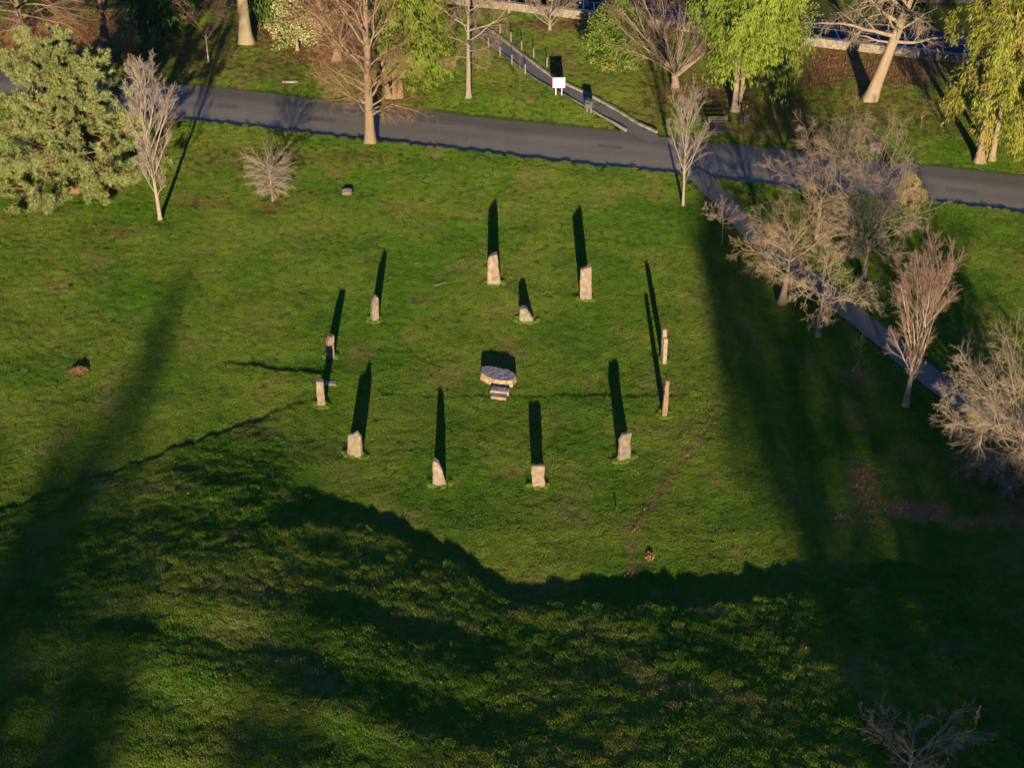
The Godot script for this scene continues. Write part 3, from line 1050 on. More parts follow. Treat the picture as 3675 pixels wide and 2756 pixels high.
func bench() -> void:
	var root := thing("park_bench", "weathered wooden slatted bench on a paved base near the road", "bench", at(18.2, -42.25), 0.03)
	var wood := lin(0.26, 0.21, 0.16)
	var base := Buf.new()
	base.box(Vector3(0, -0.02, 0.35), Vector3(1.05, 0.06, 0.5), lin(0.2, 0.17, 0.17), Basis(), 0.015)
	put("base_slab", base.mesh(), M.rubble, root)
	for k in 3:
		var b := Buf.new()
		b.box(Vector3(0, 0.56 + k * 0.19, -0.12 - k * 0.045), Vector3(0.88, 0.055, 0.018), wood * (0.85 + 0.2 * k), Basis(Vector3.RIGHT, -0.22), 0.008)
		put("back_slat", b.mesh(), M.timber, root)
	for k in 4:
		var b := Buf.new()
		b.box(Vector3(0, 0.44, 0.36 - k * 0.13), Vector3(0.88, 0.018, 0.05), wood, Basis(), 0.006)
		put("seat_slat", b.mesh(), M.timber, root)
	for s in [-0.78, 0.78]:
		for f in [0.36, -0.06]:
			var b := Buf.new()
			b.box(Vector3(s, 0.21, f), Vector3(0.035, 0.23, 0.035), wood * 0.8, Basis(), 0.008)
			put("leg", b.mesh(), M.timber, root)
		var u := Buf.new()
		u.box(Vector3(s, 0.72, -0.15), Vector3(0.03, 0.32, 0.03), wood * 0.8, Basis(Vector3.RIGHT, -0.22), 0.008)
		put("back_post", u.mesh(), M.timber, root)
		var a := Buf.new()
		a.box(Vector3(s, 0.68, 0.14), Vector3(0.035, 0.02, 0.27), wood, Basis(), 0.008)
		put("armrest", a.mesh(), M.timber, root)

# distance field of a figure, meshed as surface nets
func net(bones: Array, lo: Vector3, hi: Vector3, cell: float, soft: float, b: Buf, paint: Callable) -> void:
	var n := Vector3i((hi - lo) / cell) + Vector3i.ONE
	var f := PackedFloat32Array()
	f.resize(n.x * n.y * n.z)
	f.fill(9.0)
	for bone in bones:
		var a: Vector3 = bone[0]
		var c: Vector3 = bone[1]
		var ra: float = bone[2]
		var rb: float = bone[3]
		var m := maxf(ra, rb) + 0.05
		var i0 := Vector3i(((a.min(c) - Vector3.ONE * m - lo) / cell).max(Vector3.ZERO))
		var i1 := Vector3i(((a.max(c) + Vector3.ONE * m - lo) / cell).min(Vector3(n - Vector3i.ONE)))
		var ac := c - a
		var l2 := maxf(ac.length_squared(), 1e-9)
		for z in range(i0.z, i1.z + 1):
			for y in range(i0.y, i1.y + 1):
				for x in range(i0.x, i1.x + 1):
					var p := lo + Vector3(x, y, z) * cell
					var t := clampf((p - a).dot(ac) / l2, 0.0, 1.0)
					var d := p.distance_to(a + ac * t) - lerpf(ra, rb, t)
					var k := (z * n.y + y) * n.x + x
					var e := f[k]
					var h := maxf(soft - absf(e - d), 0.0) / soft
					f[k] = minf(e, d) - h * h * soft * 0.25
	var ids := {}
	for z in n.z - 1:
		for y in n.y - 1:
			for x in n.x - 1:
				var k := (z * n.y + y) * n.x + x
				var any := false
				var s0 := f[k] < 0.0
				var sum := Vector3.ZERO
				var cnt := 0
				var val := []
				for q in 8:
					var kk := k + (q & 1) + ((q >> 1) & 1) * n.x + (q >> 2) * n.x * n.y
					val.append(f[kk])
					if (f[kk] < 0.0) != s0: any = true
				if not any: continue
				for e in [[0, 1], [2, 3], [4, 5], [6, 7], [0, 2], [1, 3], [4, 6], [5, 7], [0, 4], [1, 5], [2, 6], [3, 7]]:
					var va: float = val[e[0]]
					var vb: float = val[e[1]]
					if (va < 0.0) == (vb < 0.0): continue
					var t := va / (va - vb)
					var pa := Vector3(e[0] & 1, (e[0] >> 1) & 1, e[0] >> 2)
					var pb := Vector3(e[1] & 1, (e[1] >> 1) & 1, e[1] >> 2)
					sum += pa.lerp(pb, t)
					cnt += 1
				ids[k] = b.v.size()
				var p := lo + (Vector3(x, y, z) + sum / cnt) * cell
				var g := Vector3(val[1] + val[3] + val[5] + val[7] - val[0] - val[2] - val[4] - val[6], val[2] + val[3] + val[6] + val[7] - val[0] - val[1] - val[4] - val[5], val[4] + val[5] + val[6] + val[7] - val[0] - val[1] - val[2] - val[3])
				b.v.append(p); b.n.append(g.normalized()); b.c.append(paint.call(p))
	var st := [1, n.x, n.x * n.y]
	for k in ids:
		for ax in 3:
			var kk: int = k + st[ax]
			if kk >= f.size() or (f[k] < 0.0) == (f[kk] < 0.0): continue
			var u: int = st[(ax + 1) % 3]
			var w: int = st[(ax + 2) % 3]
			if not (ids.has(k - u) and ids.has(k - w) and ids.has(k - u - w)): continue
			var q := [ids[k], ids[k - u], ids[k - u - w], ids[k - w]]
			if f[k] < 0.0: q.reverse()
			for m in [0, 1, 2, 0, 2, 3]: b.i.append(q[m])

func person() -> void:
	var root := thing("person", "person in orange hat, dark jacket and blue jeans beside the cypress trunk", "person", at(20.75, -42.9), 0.0)
	var b := Buf.new()
	var skin := lin(0.5, 0.3, 0.22)
	var jacket := lin(0.075, 0.07, 0.05)
	var jeans := lin(0.06, 0.13, 0.3)
	var shoes := lin(0.42, 0.14, 0.2)
	var hip := [Vector3(-0.1, 0.88, 0), Vector3(0.1, 0.88, 0)]
	var bones := [
		[Vector3(0, 0.95, 0), Vector3(0, 1.12, -0.01), 0.145, 0.15], [Vector3(-0.05, 1.12, -0.01), Vector3(0.05, 1.12, -0.01), 0.13, 0.13],
		[Vector3(-0.06, 1.3, 0), Vector3(0.06, 1.3, 0), 0.14, 0.14], [Vector3(-0.17, 1.4, 0), Vector3(0.17, 1.4, 0), 0.075, 0.075], [Vector3(0, 1.4, 0), Vector3(0, 1.53, 0.01), 0.065, 0.055],
		[hip[0], Vector3(-0.105, 0.48, 0.03), 0.105, 0.068], [Vector3(-0.105, 0.48, 0.03), Vector3(-0.115, 0.09, 0), 0.066, 0.045], [Vector3(-0.115, 0.045, -0.03), Vector3(-0.13, 0.035, 0.15), 0.048, 0.04],
		[hip[1], Vector3(0.095, 0.48, 0.02), 0.105, 0.068], [Vector3(0.095, 0.48, 0.02), Vector3(0.09, 0.09, -0.02), 0.066, 0.045], [Vector3(0.09, 0.045, -0.05), Vector3(0.11, 0.035, 0.13), 0.048, 0.04],
		[Vector3(-0.2, 1.4, 0), Vector3(-0.38, 1.22, 0.1), 0.068, 0.055], [Vector3(-0.38, 1.22, 0.1), Vector3(-0.36, 1.48, 0.2), 0.052, 0.036],
		[Vector3(0.2, 1.4, 0), Vector3(0.29, 1.13, -0.03), 0.068, 0.054], [Vector3(0.29, 1.13, -0.03), Vector3(0.24, 0.9, 0.08), 0.05, 0.036]]
	var paint := func(p: Vector3) -> Color:
		if p.y < 0.1: return shoes
		if p.y < 0.86: return jeans if absf(p.x) < 0.215 else jacket
		if p.y > 1.485 and absf(p.x) < 0.12: return skin
		return jacket
	net(bones, Vector3(-0.55, -0.05, -0.25), Vector3(0.5, 1.62, 0.35), 0.02, 0.05, b, paint)
	# head and face, on a finer grid
	var head := [[Vector3(0, 1.57, 0.005), Vector3(0, 1.655, -0.01), 0.072, 0.09], [Vector3(0, 1.545, 0.045), Vector3(0, 1.555, 0.055), 0.035, 0.035], [Vector3(0, 1.625, 0.085), Vector3(0, 1.592, 0.102), 0.009, 0.013],
		[Vector3(-0.085, 1.62, -0.005), Vector3(-0.087, 1.595, 0), 0.015, 0.012], [Vector3(0.085, 1.62, -0.005), Vector3(0.087, 1.595, 0), 0.015, 0.012], [Vector3(-0.02, 1.558, 0.082), Vector3(0.02, 1.558, 0.082), 0.008, 0.008]]
	var face := func(p: Vector3) -> Color:
		if p.z > 0.06 and absf(absf(p.x) - 0.03) < 0.012 and absf(p.y - 1.625) < 0.008: return lin(0.03, 0.02, 0.02)
		if p.z > 0.08 and absf(p.x) < 0.025 and absf(p.y - 1.558) < 0.009: return lin(0.45, 0.15, 0.13)
		return skin
	net(head, Vector3(-0.13, 1.48, -0.13), Vector3(0.13, 1.77, 0.14), 0.008, 0.018, b, face)
	for hand in [[Vector3(-0.36, 1.48, 0.2), Vector3(0.02, 1.0, 0.25), Vector3(1, 0, 0)], [Vector3(0.24, 0.9, 0.08), Vector3(-0.12, -1.0, 0.1), Vector3(0, 0, 1)]]:
		var o: Vector3 = hand[0]
		var d: Vector3 = hand[1].normalized()
		var s: Vector3 = hand[2]
		s = (s - d * s.dot(d)).normalized()
		var nrm := d.cross(s)
		var hb := [[o - d * 0.02, o + d * 0.045, 0.026, 0.024], [o + s * 0.018, o + d * 0.085 + s * 0.024, 0.02, 0.014], [o - s * 0.018, o + d * 0.08 - s * 0.026, 0.02, 0.014], [o, o + d * 0.088, 0.022, 0.015]]
		for k in 4:
			var off: float = (k - 1.5) * 0.019
			var ln: float = [0.062, 0.074, 0.07, 0.054][k]
			var r0 := o + d * 0.085 + s * off
			var r1 := r0 + (d * 0.95 + nrm * 0.3).normalized() * ln * 0.55
			var r2 := r1 + (d * 0.6 + nrm * 0.8).normalized() * ln * 0.5
			hb.append([r0, r1, 0.0095, 0.0088]); hb.append([r1, r2, 0.0088, 0.0078])
		var th := o + d * 0.03 + s * 0.03
		hb.append([th, th + (d * 0.5 + s * 0.8 + nrm * 0.3).normalized() * 0.035, 0.013, 0.011])
		hb.append([th + (d * 0.5 + s * 0.8 + nrm * 0.3).normalized() * 0.035, th + d * 0.05 + s * 0.035 + nrm * 0.02, 0.011, 0.009])
		net(hb, o - Vector3.ONE * 0.1 + d * 0.06, o + Vector3.ONE * 0.11 + d * 0.07, 0.005, 0.006, b, func(_p: Vector3) -> Color: return skin)
	put("body", b.mesh(), M.cloth, root)
	var hat := Buf.new()
	var orange := lin(0.75, 0.3, 0.03)
	var rings := []
	for j in 8:
		var t := j / 7.0
		var ring := []
		var y := lerpf(1.64, 1.78, t)
		var r := 0.105 * sqrt(maxf(0.0, 1.0 - pow(t, 2.4))) + 0.004
		if j == 1: r += 0.01
		for s in 14:
			ring.append(Vector3(cos(TAU * s / 14) * r * 0.93, y, -0.01 + sin(TAU * s / 14) * r))
		rings.append(ring)
	for j in 7:
		for s in 14:
			hat.quad(rings[j + 1][(s + 1) % 14], rings[j + 1][s], rings[j][s], rings[j][(s + 1) % 14], orange)
	put("hat", hat.mesh(), M.cloth, root)

func car(called: String, label: String, category: String, x: float, z: float, turn: float, L: float, W: float, Hh: float, col: Color, van: bool) -> void:
	var root := thing(called, label, category, Vector3(x, -0.03, z), turn)
	var b := Buf.new()
	# cross-sections along the length, nose to tail: x, sill, shoulder, roof, roof width
	var prof: Array
	if van:
		prof = [[0.0, 0.32, 0.7, 0.72, 0.9], [0.04, 0.28, 0.95, 1.0, 0.9], [0.14, 0.28, 1.15, 1.25, 0.86], [0.24, 0.28, 1.25, Hh - 0.1, 0.8], [0.32, 0.28, 1.25, Hh, 0.82], [0.97, 0.28, 1.25, Hh, 0.82], [1.0, 0.32, 1.2, Hh - 0.06, 0.8]]
	else:
		prof = [[0.0, 0.3, 0.55, 0.57, 0.85], [0.05, 0.22, 0.72, 0.76, 0.85], [0.25, 0.22, 0.88, 0.93, 0.82], [0.40, 0.22, 0.92, Hh - 0.06, 0.68], [0.52, 0.22, 0.94, Hh, 0.68], [0.75, 0.22, 0.95, Hh - 0.05, 0.68], [0.93, 0.25, 0.96, 1.05, 0.7], [1.0, 0.32, 0.9, 0.92, 0.8]]
	var rings := []
	for p in prof:
		var xx: float = (p[0] - 0.5) * L
		var hw := W * 0.5 * (0.9 if p[0] == 0.0 or p[0] == 1.0 else 1.0)
		rings.append([Vector3(xx, p[1], -hw * 0.94), Vector3(xx, (p[1] + p[2]) * 0.5, -hw), Vector3(xx, p[2], -hw * 0.97), Vector3(xx, p[3] - 0.04, -hw * p[4] * 1.02), Vector3(xx, p[3], -hw * p[4] * 0.9), Vector3(xx, p[3] + 0.02, 0), Vector3(xx, p[3], hw * p[4] * 0.9), Vector3(xx, p[3] - 0.04, hw * p[4] * 1.02), Vector3(xx, p[2], hw * 0.97), Vector3(xx, (p[1] + p[2]) * 0.5, hw), Vector3(xx, p[1], hw * 0.94)])
	for k in rings.size() - 1:
		for s in 11:
			b.quad(rings[k][s], rings[k][(s + 1) % 11], rings[k + 1][(s + 1) % 11], rings[k + 1][s], col)
	for s in range(1, 10):
		b.tri(rings[0][0], rings[0][s + 1], rings[0][s], col)
		b.tri(rings[-1][0], rings[-1][s], rings[-1][s + 1], col)
	put("body", b.mesh(), M.enamel, root)
	var dark := lin(0.02, 0.025, 0.03)
	for s in [-1.0, 1.0]:
		var g := Buf.new()
		var ya := 1.3 if van else 0.97
		var yb := Hh - 0.2 if van else Hh - 0.12
		var xa := -L * 0.24 if van else -L * 0.12
		var xb := -L * 0.12 if van else L * 0.3
		g.quad(Vector3(xa, yb, s * W * 0.37), Vector3(xb, yb, s * W * 0.37), Vector3(xb, ya, s * W * 0.49), Vector3(xa - 0.2, ya, s * W * 0.49), dark)
		put("side_window", g.mesh(), M.glass, root)
		var l := Buf.new()
		l.box(Vector3(-L * 0.5 + 0.06, 0.62, s * W * 0.36), Vector3(0.04, 0.07, 0.15), lin(0.6, 0.6, 0.6), Basis(), 0.015)
		put("headlight", l.mesh(), M.enamel, root)
		var t := Buf.new()
		t.box(Vector3(L * 0.5 - 0.04, 0.8, s * W * 0.38), Vector3(0.04, 0.1, 0.1), lin(0.35, 0.02, 0.02), Basis(), 0.015)
		put("tail_light", t.mesh(), M.enamel, root)
		for e in [-0.31, 0.3]:
			var w := Buf.new()
			var c := Vector3(e * L, 0.32, s * (W * 0.5 - 0.1))
			w.tube(PackedVector3Array([c - Vector3(0, 0, 0.1), c - Vector3(0, 0, 0.08), c + Vector3(0, 0, 0.08), c + Vector3(0, 0, 0.115)]), PackedFloat32Array([0.27, 0.32, 0.32, 0.27]), 18, lin(0.015, 0.015, 0.015), lin(0.015, 0.015, 0.015), true)
			var wh := put("wheel", w.mesh(), M.rubber, root)
			var r := Buf.new()
			r.tube(PackedVector3Array([c + Vector3(0, 0, s * 0.09), c + Vector3(0, 0, s * 0.125)]), PackedFloat32Array([0.2, 0.16]), 14, lin(0.4, 0.4, 0.4), lin(0.4, 0.4, 0.4), true)
			put("rim", r.mesh(), M.metal, wh)
	var ws := Buf.new()
	if van: ws.quad(Vector3(-L * 0.345, 1.32, -W * 0.42), Vector3(-L * 0.345, 1.32, W * 0.42), Vector3(-L * 0.262, Hh - 0.14, W * 0.38), Vector3(-L * 0.262, Hh - 0.14, -W * 0.38), dark)
	else: ws.quad(Vector3(-L * 0.262, 0.97, -W * 0.4), Vector3(-L * 0.262, 0.97, W * 0.4), Vector3(-L * 0.118, Hh - 0.06, W * 0.33), Vector3(-L * 0.118, Hh - 0.06, -W * 0.33), dark)
	put("windscreen", ws.mesh(), M.glass, root)

func garage() -> void:
	var root := thing("shed_building", "pale blue panelled shed beyond the street", "building", Vector3(45.0, -0.05, -78.5), -0.02)
	var b := Buf.new()
	b.box(Vector3(0, 2.3, 0), Vector3(9.0, 1.6, 4.8), lin(0.3, 0.33, 0.36), Basis())
	b.box(Vector3(0, 0.35, -0.25), Vector3(8.8, 0.35, 4.5), lin(0.05, 0.05, 0.05), Basis())
	put("wall", b.mesh(), M.rubble, root)
	for k in 9:
		var p := Buf.new()
		p.box(Vector3(-8.0 + k * 2.0, 2.3, 4.83), Vector3(0.96, 1.5, 0.03), lin(0.5, 0.55, 0.6), Basis())
		put("panel", p.mesh(), M.enamel, root)
	var r := Buf.new()
	r.quad(Vector3(-9.4, 4.0, 5.2), Vector3(-9.4, 5.3, 0), Vector3(9.4, 5.3, 0), Vector3(9.4, 4.0, 5.2), lin(0.2, 0.2, 0.21))
	r.quad(Vector3(9.4, 4.0, -5.2), Vector3(9.4, 5.3, 0), Vector3(-9.4, 5.3, 0), Vector3(-9.4, 4.0, -5.2), lin(0.2, 0.2, 0.21))
	r.tri(Vector3(-9.0, 3.9, 4.8), Vector3(-9.0, 5.25, 0), Vector3(-9.0, 3.9, -4.8), lin(0.3, 0.33, 0.36))
	r.tri(Vector3(9.0, 3.9, -4.8), Vector3(9.0, 5.25, 0), Vector3(9.0, 3.9, 4.8), lin(0.3, 0.33, 0.36))
	put("roof", r.mesh(), M.metal, root)

func leaf_heap(called: String, label: String, category: String, x: float, z: float, rx: float, rz: float, h: float, col: Color, count: int, seed_: int) -> void:
	rng.seed = seed_
	var root := thing(called, label, category, at(x, z))
	var b := Buf.new()
	var rings := []
	for j in 5:
		var t := j / 4.0
		var ring := []
		for s in 14:
			var a := TAU * s / 14
			var w := 1.0 + 0.25 * fine.get_noise_2d(cos(a) * 9.0 + seed_, sin(a) * 9.0)
			ring.append(Vector3(cos(a) * rx * (1.0 - t * 0.95) * w, h * sin(t * PI * 0.5) - 0.03 + rng.randf_range(-0.015, 0.015), -sin(a) * rz * (1.0 - t * 0.95) * w))
		rings.append(ring)
	for j in 4:
		for s in 14:
			b.quad(rings[j + 1][s], rings[j + 1][(s + 1) % 14], rings[j][(s + 1) % 14], rings[j][s], col * rng.randf_range(0.5, 0.9))
	put("mound", b.mesh(), M.turf, root)
	if count > 0:
		var l := Buf.new()
		for k in count:
			var a := rng.randf() * TAU
			var d := sqrt(rng.randf())
			var p := Vector3(cos(a) * rx * d, h * sqrt(1.0 - d * d * 0.9), sin(a) * rz * d)
			var v := Vector3(rng.randfn(), rng.randf_range(-0.2, 0.9), rng.randfn()).normalized()
			l.leaf(p, v, v.cross(Vector3(rng.randfn(), rng.randfn(), rng.randfn())).normalized(), 0.13, 0.1, col * rng.randf_range(0.6, 1.5))
		var o := put("leaves", l.mesh(), M.litter, root)
		o.set_meta("kind", "stuff")

func sapling(label: String, x: float, z: float, h: float, seed_: int, stake := 0) -> void:
	var root := bare_tree("sapling", label, x, z, {"seed": seed_, "h": h, "r": 0.022, "tw": 0.006, "limbs": 7, "clear": 0.45, "ang0": 0.7, "ang1": 0.4, "spread": h * 0.22, "shape": "flame", "n": [3, 2], "lr": [0.5, 0.5], "a": 0.6, "wig": 0.1, "trop": [0.05, 0.03, 0, 0], "depth": 1, "bark": lin(0.4, 0.33, 0.24), "twig": lin(0.3, 0.24, 0.18)}, "young saplings")
	if stake == 1:
		var b := Buf.new()
		b.tube(PackedVector3Array([Vector3(-0.45, -0.1, 0.15), Vector3(0.02, 0.75, 0.02)]), PackedFloat32Array([0.03, 0.03]), 6, lin(0.5, 0.4, 0.3), lin(0.5, 0.4, 0.3), true)
		put("stake", b.mesh(), M.timber, root)
	elif stake == 2:
		for s in [-0.25, 0.25]:
			var b := Buf.new()
			b.tube(PackedVector3Array([Vector3(s, -0.1, 0.0), Vector3(s, 1.15, 0.0)]), PackedFloat32Array([0.035, 0.035]), 6, lin(0.5, 0.4, 0.3), lin(0.5, 0.4, 0.3), true)
			put("stake", b.mesh(), M.timber, root)
		var c := Buf.new()
		c.box(Vector3(0, 1.05, 0.04), Vector3(0.3, 0.04, 0.012), lin(0.5, 0.4, 0.3), Basis())
		put("crossbar", c.mesh(), M.timber, root)

# each stone: where it stands, depth, turn, and the left and right edge of its face from the ground up
const STONES := [
	{"x": -1.36, "z": -13.79, "d": 0.50, "yaw": 0.00, "l": [[-0.46, 0.0], [-0.47, 0.53], [-0.43, 1.69], [-0.39, 2.23], [-0.19, 2.4], [0.23, 2.55]], "r": [[0.47, 0.0], [0.49, 0.43], [0.36, 1.54], [0.35, 2.12], [0.24, 2.55]]},
	{"x": 5.39, "z": -11.51, "d": 0.40, "yaw": 0.00, "l": [[-0.42, 0.0], [-0.45, 0.51], [-0.46, 2.49], [-0.04, 2.7], [0.29, 2.8]], "r": [[0.42, 0.0], [0.34, 2.42], [0.32, 2.81]]},
	{"x": 1.03, "z": -8.47, "d": 0.55, "yaw": 0.00, "l": [[-0.52, 0.0], [-0.5, 1.0], [-0.31, 1.07]], "r": [[0.51, 0.0], [0.49, 0.19], [0.14, 0.81], [-0.01, 1.09]]},
	{"x": -9.83, "z": -8.52, "d": 0.50, "yaw": 0.50, "l": [[-0.2, 0.0], [-0.18, 0.79], [-0.09, 1.48], [0.2, 1.92]], "r": [[0.31, 0.0], [0.31, 0.79], [0.34, 1.75], [0.27, 1.94]]},
	{"x": -12.47, "z": -3.42, "d": 0.45, "yaw": 0.55, "l": [[-0.27, 0.0], [-0.22, 1.35], [-0.06, 1.58]], "r": [[0.22, 0.0], [0.24, 1.08], [0.32, 1.71]]},
	{"x": -12.47, "z": 2.93, "d": 0.35, "yaw": 0.00, "l": [[-0.25, 0.0], [-0.26, 0.94], [-0.25, 1.92]], "r": [[0.27, 0.0], [0.25, 0.46], [0.24, 1.84]]},
	{"x": -9.85, "z": 8.75, "d": 0.32, "yaw": -0.42, "l": [[-0.48, 0.0], [-0.33, 1.59], [-0.04, 1.61], [0.12, 1.8], [0.22, 1.89]], "r": [[0.49, 0.0], [0.53, 0.88], [0.54, 1.59], [0.36, 1.78], [0.24, 1.9]]},
	{"x": -4.41, "z": 11.85, "d": 0.42, "yaw": 0.00, "l": [[-0.41, 0.0], [-0.38, 1.76]], "r": [[0.42, 0.0], [0.28, 0.6], [0.16, 1.14], [-0.03, 1.66], [-0.19, 1.79]]},
	{"x": 1.62, "z": 12.06, "d": 0.26, "yaw": 0.00, "l": [[-0.35, 0.0], [-0.43, 0.72], [-0.45, 1.15], [-0.43, 1.58]], "r": [[0.35, 0.0], [0.39, 0.32], [0.31, 0.68], [0.35, 1.11], [0.34, 1.56]]},
	{"x": 7.01, "z": 9.17, "d": 0.26, "yaw": 0.55, "l": [[-0.47, 0.0], [-0.42, 1.2], [-0.47, 1.62], [-0.25, 1.86]], "r": [[0.45, 0.0], [0.39, 0.88], [0.31, 1.28], [0.41, 1.86], [0.36, 1.96]]},
	{"x": 9.88, "z": 4.08, "d": 0.45, "yaw": 0.00, "l": [[-0.18, 0.0], [-0.11, 1.53], [-0.05, 2.74]], "r": [[0.18, 0.0], [0.22, 0.67], [0.2, 2.76]]},
	{"x": 10.37, "z": -2.95, "d": 0.42, "yaw": 0.12, "shoulder": 2.02, "l": [[-0.15, 0.0], [-0.17, 1.3], [-0.2, 2.5], [-0.1, 2.62]], "r": [[0.14, 0.0], [0.14, 1.2], [0.13, 2.5], [0.06, 2.6]]}
]

func _ready() -> void:
	# camera
	var cam := Camera3D.new()
	cam.name = "camera"
	cam.position = Vector3(0, 60, 94.18)
	cam.rotation_degrees = Vector3(-32.5, 0, 0)
	cam.fov = 25.95
	cam.near = 0.5
	cam.far = 1500.0
	add_child(cam)
	cam.current = true
	# sky and exposure
	var env := Environment.new()
	var sky := Sky.new()
	var sm := ProceduralSkyMaterial.new()
	sm.sky_top_color = Color(0.24, 0.42, 0.72)
	sm.sky_horizon_color = Color(0.66, 0.72, 0.78)
	sm.sky_curve = 0.12
	sm.ground_bottom_color = Color(0.12, 0.13, 0.08)
	sm.ground_horizon_color = Color(0.4, 0.42, 0.4)
	sm.sun_angle_max = 12.0
	sky.sky_material = sm
	env.background_mode = Environment.BG_SKY
	env.sky = sky
	env.background_energy_multiplier = 0.52
	env.tonemap_mode = Environment.TONE_MAPPER_LINEAR
	env.tonemap_exposure = 2.6
	env.sdfgi_enabled = true
	env.ssao_enabled = true
	env.ssil_enabled = true
	var we := WorldEnvironment.new()
	we.name = "environment"
	we.environment = env
	add_child(we)
	# low winter sun from behind the viewer
	var sun := DirectionalLight3D.new()
	sun.name = "sun"
	sun.light_energy = 1.5
	sun.light_color = Color(1.0, 0.91, 0.78)
	sun.light_angular_distance = 0.5
	sun.shadow_enabled = true
	var el := deg_to_rad(10.2)
	sun.basis = Basis.looking_at(Vector3(-0.0105 * cos(el), -sin(el), -cos(el)))
	add_child(sun)

	coarse.seed = 11
	coarse.frequency = 0.13
	coarse.fractal_octaves = 2
	fine.seed = 12
	fine.frequency = 0.9
	fine.fractal_octaves = 3
	patchy.seed = 13
	patchy.frequency = 0.09
	patchy.fractal_octaves = 3
	make_materials()
	make_ground()
	make_roads()
	park_wall()
	print("ground ", Time.get_ticks_msec())

	# the circle
	var said := ["tall pale standing stone with slanting top at the back of the circle", "tall rectangular standing stone at the back right of the circle", "short stubby stone with sloping right side inside the circle", "narrow two-faced standing stone at the back left of the circle", "left standing stone half shaded by its neighbour's shadow", "leaning left standing stone beside a small flat plaque", "broad gable-topped standing stone at the front left of the circle", "wedge-shaped standing stone with sharply sloping right edge at the front", "square-topped blocky standing stone at the front centre of the circle", "waisted wavy-edged standing stone at the front right of the circle", "tall thin post-like standing stone leaning right on the right side", "upright slab seen edge-on with pale front on the right side"]
	for k in STONES.size():
		stone("standing_stone", said[k], STONES[k], 200 + k, [lin(0.275, 0.240, 0.186), lin(0.268, 0.233, 0.186), lin(0.245, 0.240, 0.199), lin(0.262, 0.233, 0.178), lin(0.233, 0.207, 0.158), lin(0.245, 0.219, 0.172), lin(0.256, 0.226, 0.172), lin(0.275, 0.252, 0.192), lin(0.268, 0.233, 0.172), lin(0.221, 0.207, 0.164), lin(0.251, 0.194, 0.137), lin(0.279, 0.252, 0.178)][k])
	var cx := -0.92
	var cz := -0.12
	var top := [[0.95, 0.66], [1.2, -0.02], [0.95, -0.42], [0.6, -0.75], [0.28, -0.8], [-0.1, -1.02], [-0.55, -1.15], [-1.1, -1.12], [-1.18, -0.3], [-0.35, 0.52], [0.45, 0.7]]
	top.reverse()
	var outline := []
	for p in top: outline.append([p[0], p[1]])
	slab("altar_stone", "large flat-topped slab of dark slate with pale sides in the middle", "slab", at(cx, cz), outline, 0.56, 41)
	slab("stone_step", "upper stone step in front of the central slab", "step", at(-0.78, 1.22), [[-0.6, -0.28], [-0.6, 0.3], [0.6, 0.38], [0.6, -0.12]], 0.34, 42, "steps up to the central slab")
	slab("stone_step", "lower stone step in front of the central slab", "step", at(-0.86, 1.86), [[-0.52, -0.22], [-0.53, 0.2], [0.5, 0.28], [0.52, -0.1]], 0.18, 43, "steps up to the central slab")
	slab("stone_plaque", "small flat stone plaque beside the leaning left stone", "plaque", at(-12.15, 0.2), [[-0.38, -0.2], [-0.4, 0.2], [0.4, 0.22], [0.38, -0.18]], 0.08, 44)
	slab("stone_slab", "long grey flat slab on the grass beyond the road", "slab", at(-20.8, -52.7), [[-0.72, -0.14], [-0.72, 0.16], [0.72, 0.14], [0.7, -0.14]], 0.13, 45)
	print("stones ", Time.get_ticks_msec())

	# bare trees
	var pale := lin(0.38, 0.32, 0.24)
	bare_tree("birch_tree", "slender pale-barked tree with upswept branches beside the pine", -27.9, -24.2, {"seed": 1, "h": 12.7, "r": 0.17, "tw": 0.0102, "limbs": 26, "clear": 0.13, "ang0": 0.62, "ang1": 0.28, "spread": 2.3, "thick": 0.013, "shape": "flame", "n": [8, 6, 5], "lr": [0.46, 0.5, 0.6], "a": 0.5, "wig": 0.09, "trop": [0.09, 0.08, 0.05, 0.0], "depth": 3, "bark": lin(0.497, 0.422, 0.315), "twig": lin(0.56, 0.46, 0.38), "lean": Vector2(-0.035, 0)})
	bare_tree("weeping_tree", "small bushy pale bare tree alone on the lawn", -19.4, -27.6, {"seed": 2, "h": 3.9, "th": 0.8, "r": 0.09, "tw": 0.0085, "limbs": 75, "clear": 0.3, "ang0": 1.55, "ang1": 0.35, "spread": 1.9, "shape": "round", "n": [9, 3, 2], "lr": [0.38, 0.5, 0.6], "a": 0.45, "wig": 0.08, "trop": [-0.05, -0.08, -0.05, 0.0], "depth": 2, "bark": lin(0.46, 0.38, 0.28), "twig": lin(0.5, 0.4, 0.3)})
	bare_tree("lime_tree", "tall bare tree with spreading lower branches at the road edge", -12.3, -38.95, {"seed": 3, "extra": [[0.17, 3.0, 1.25, 5.4], [0.21, 3.5, 1.1, 5.0], [0.14, 0.3, 1.4, 4.0], [0.15, 1.2, 1.4, 3.0]], "h": 21.0, "r": 0.46, "tw": 0.0115, "limbs": 42, "clear": 0.11, "low": 1.2, "ang0": 1.0, "ang1": 0.4, "spread": 4.6, "shape": "drum", "n": [9, 7, 3], "lr": [0.5, 0.5, 0.6], "a": 0.62, "wig": 0.19, "trop": [0.03, -0.03, -0.09, -0.05], "depth": 3, "bark": lin(0.36, 0.27, 0.175), "twig": lin(0.38, 0.23, 0.14), "thick": 0.017, "flare": 0.5})
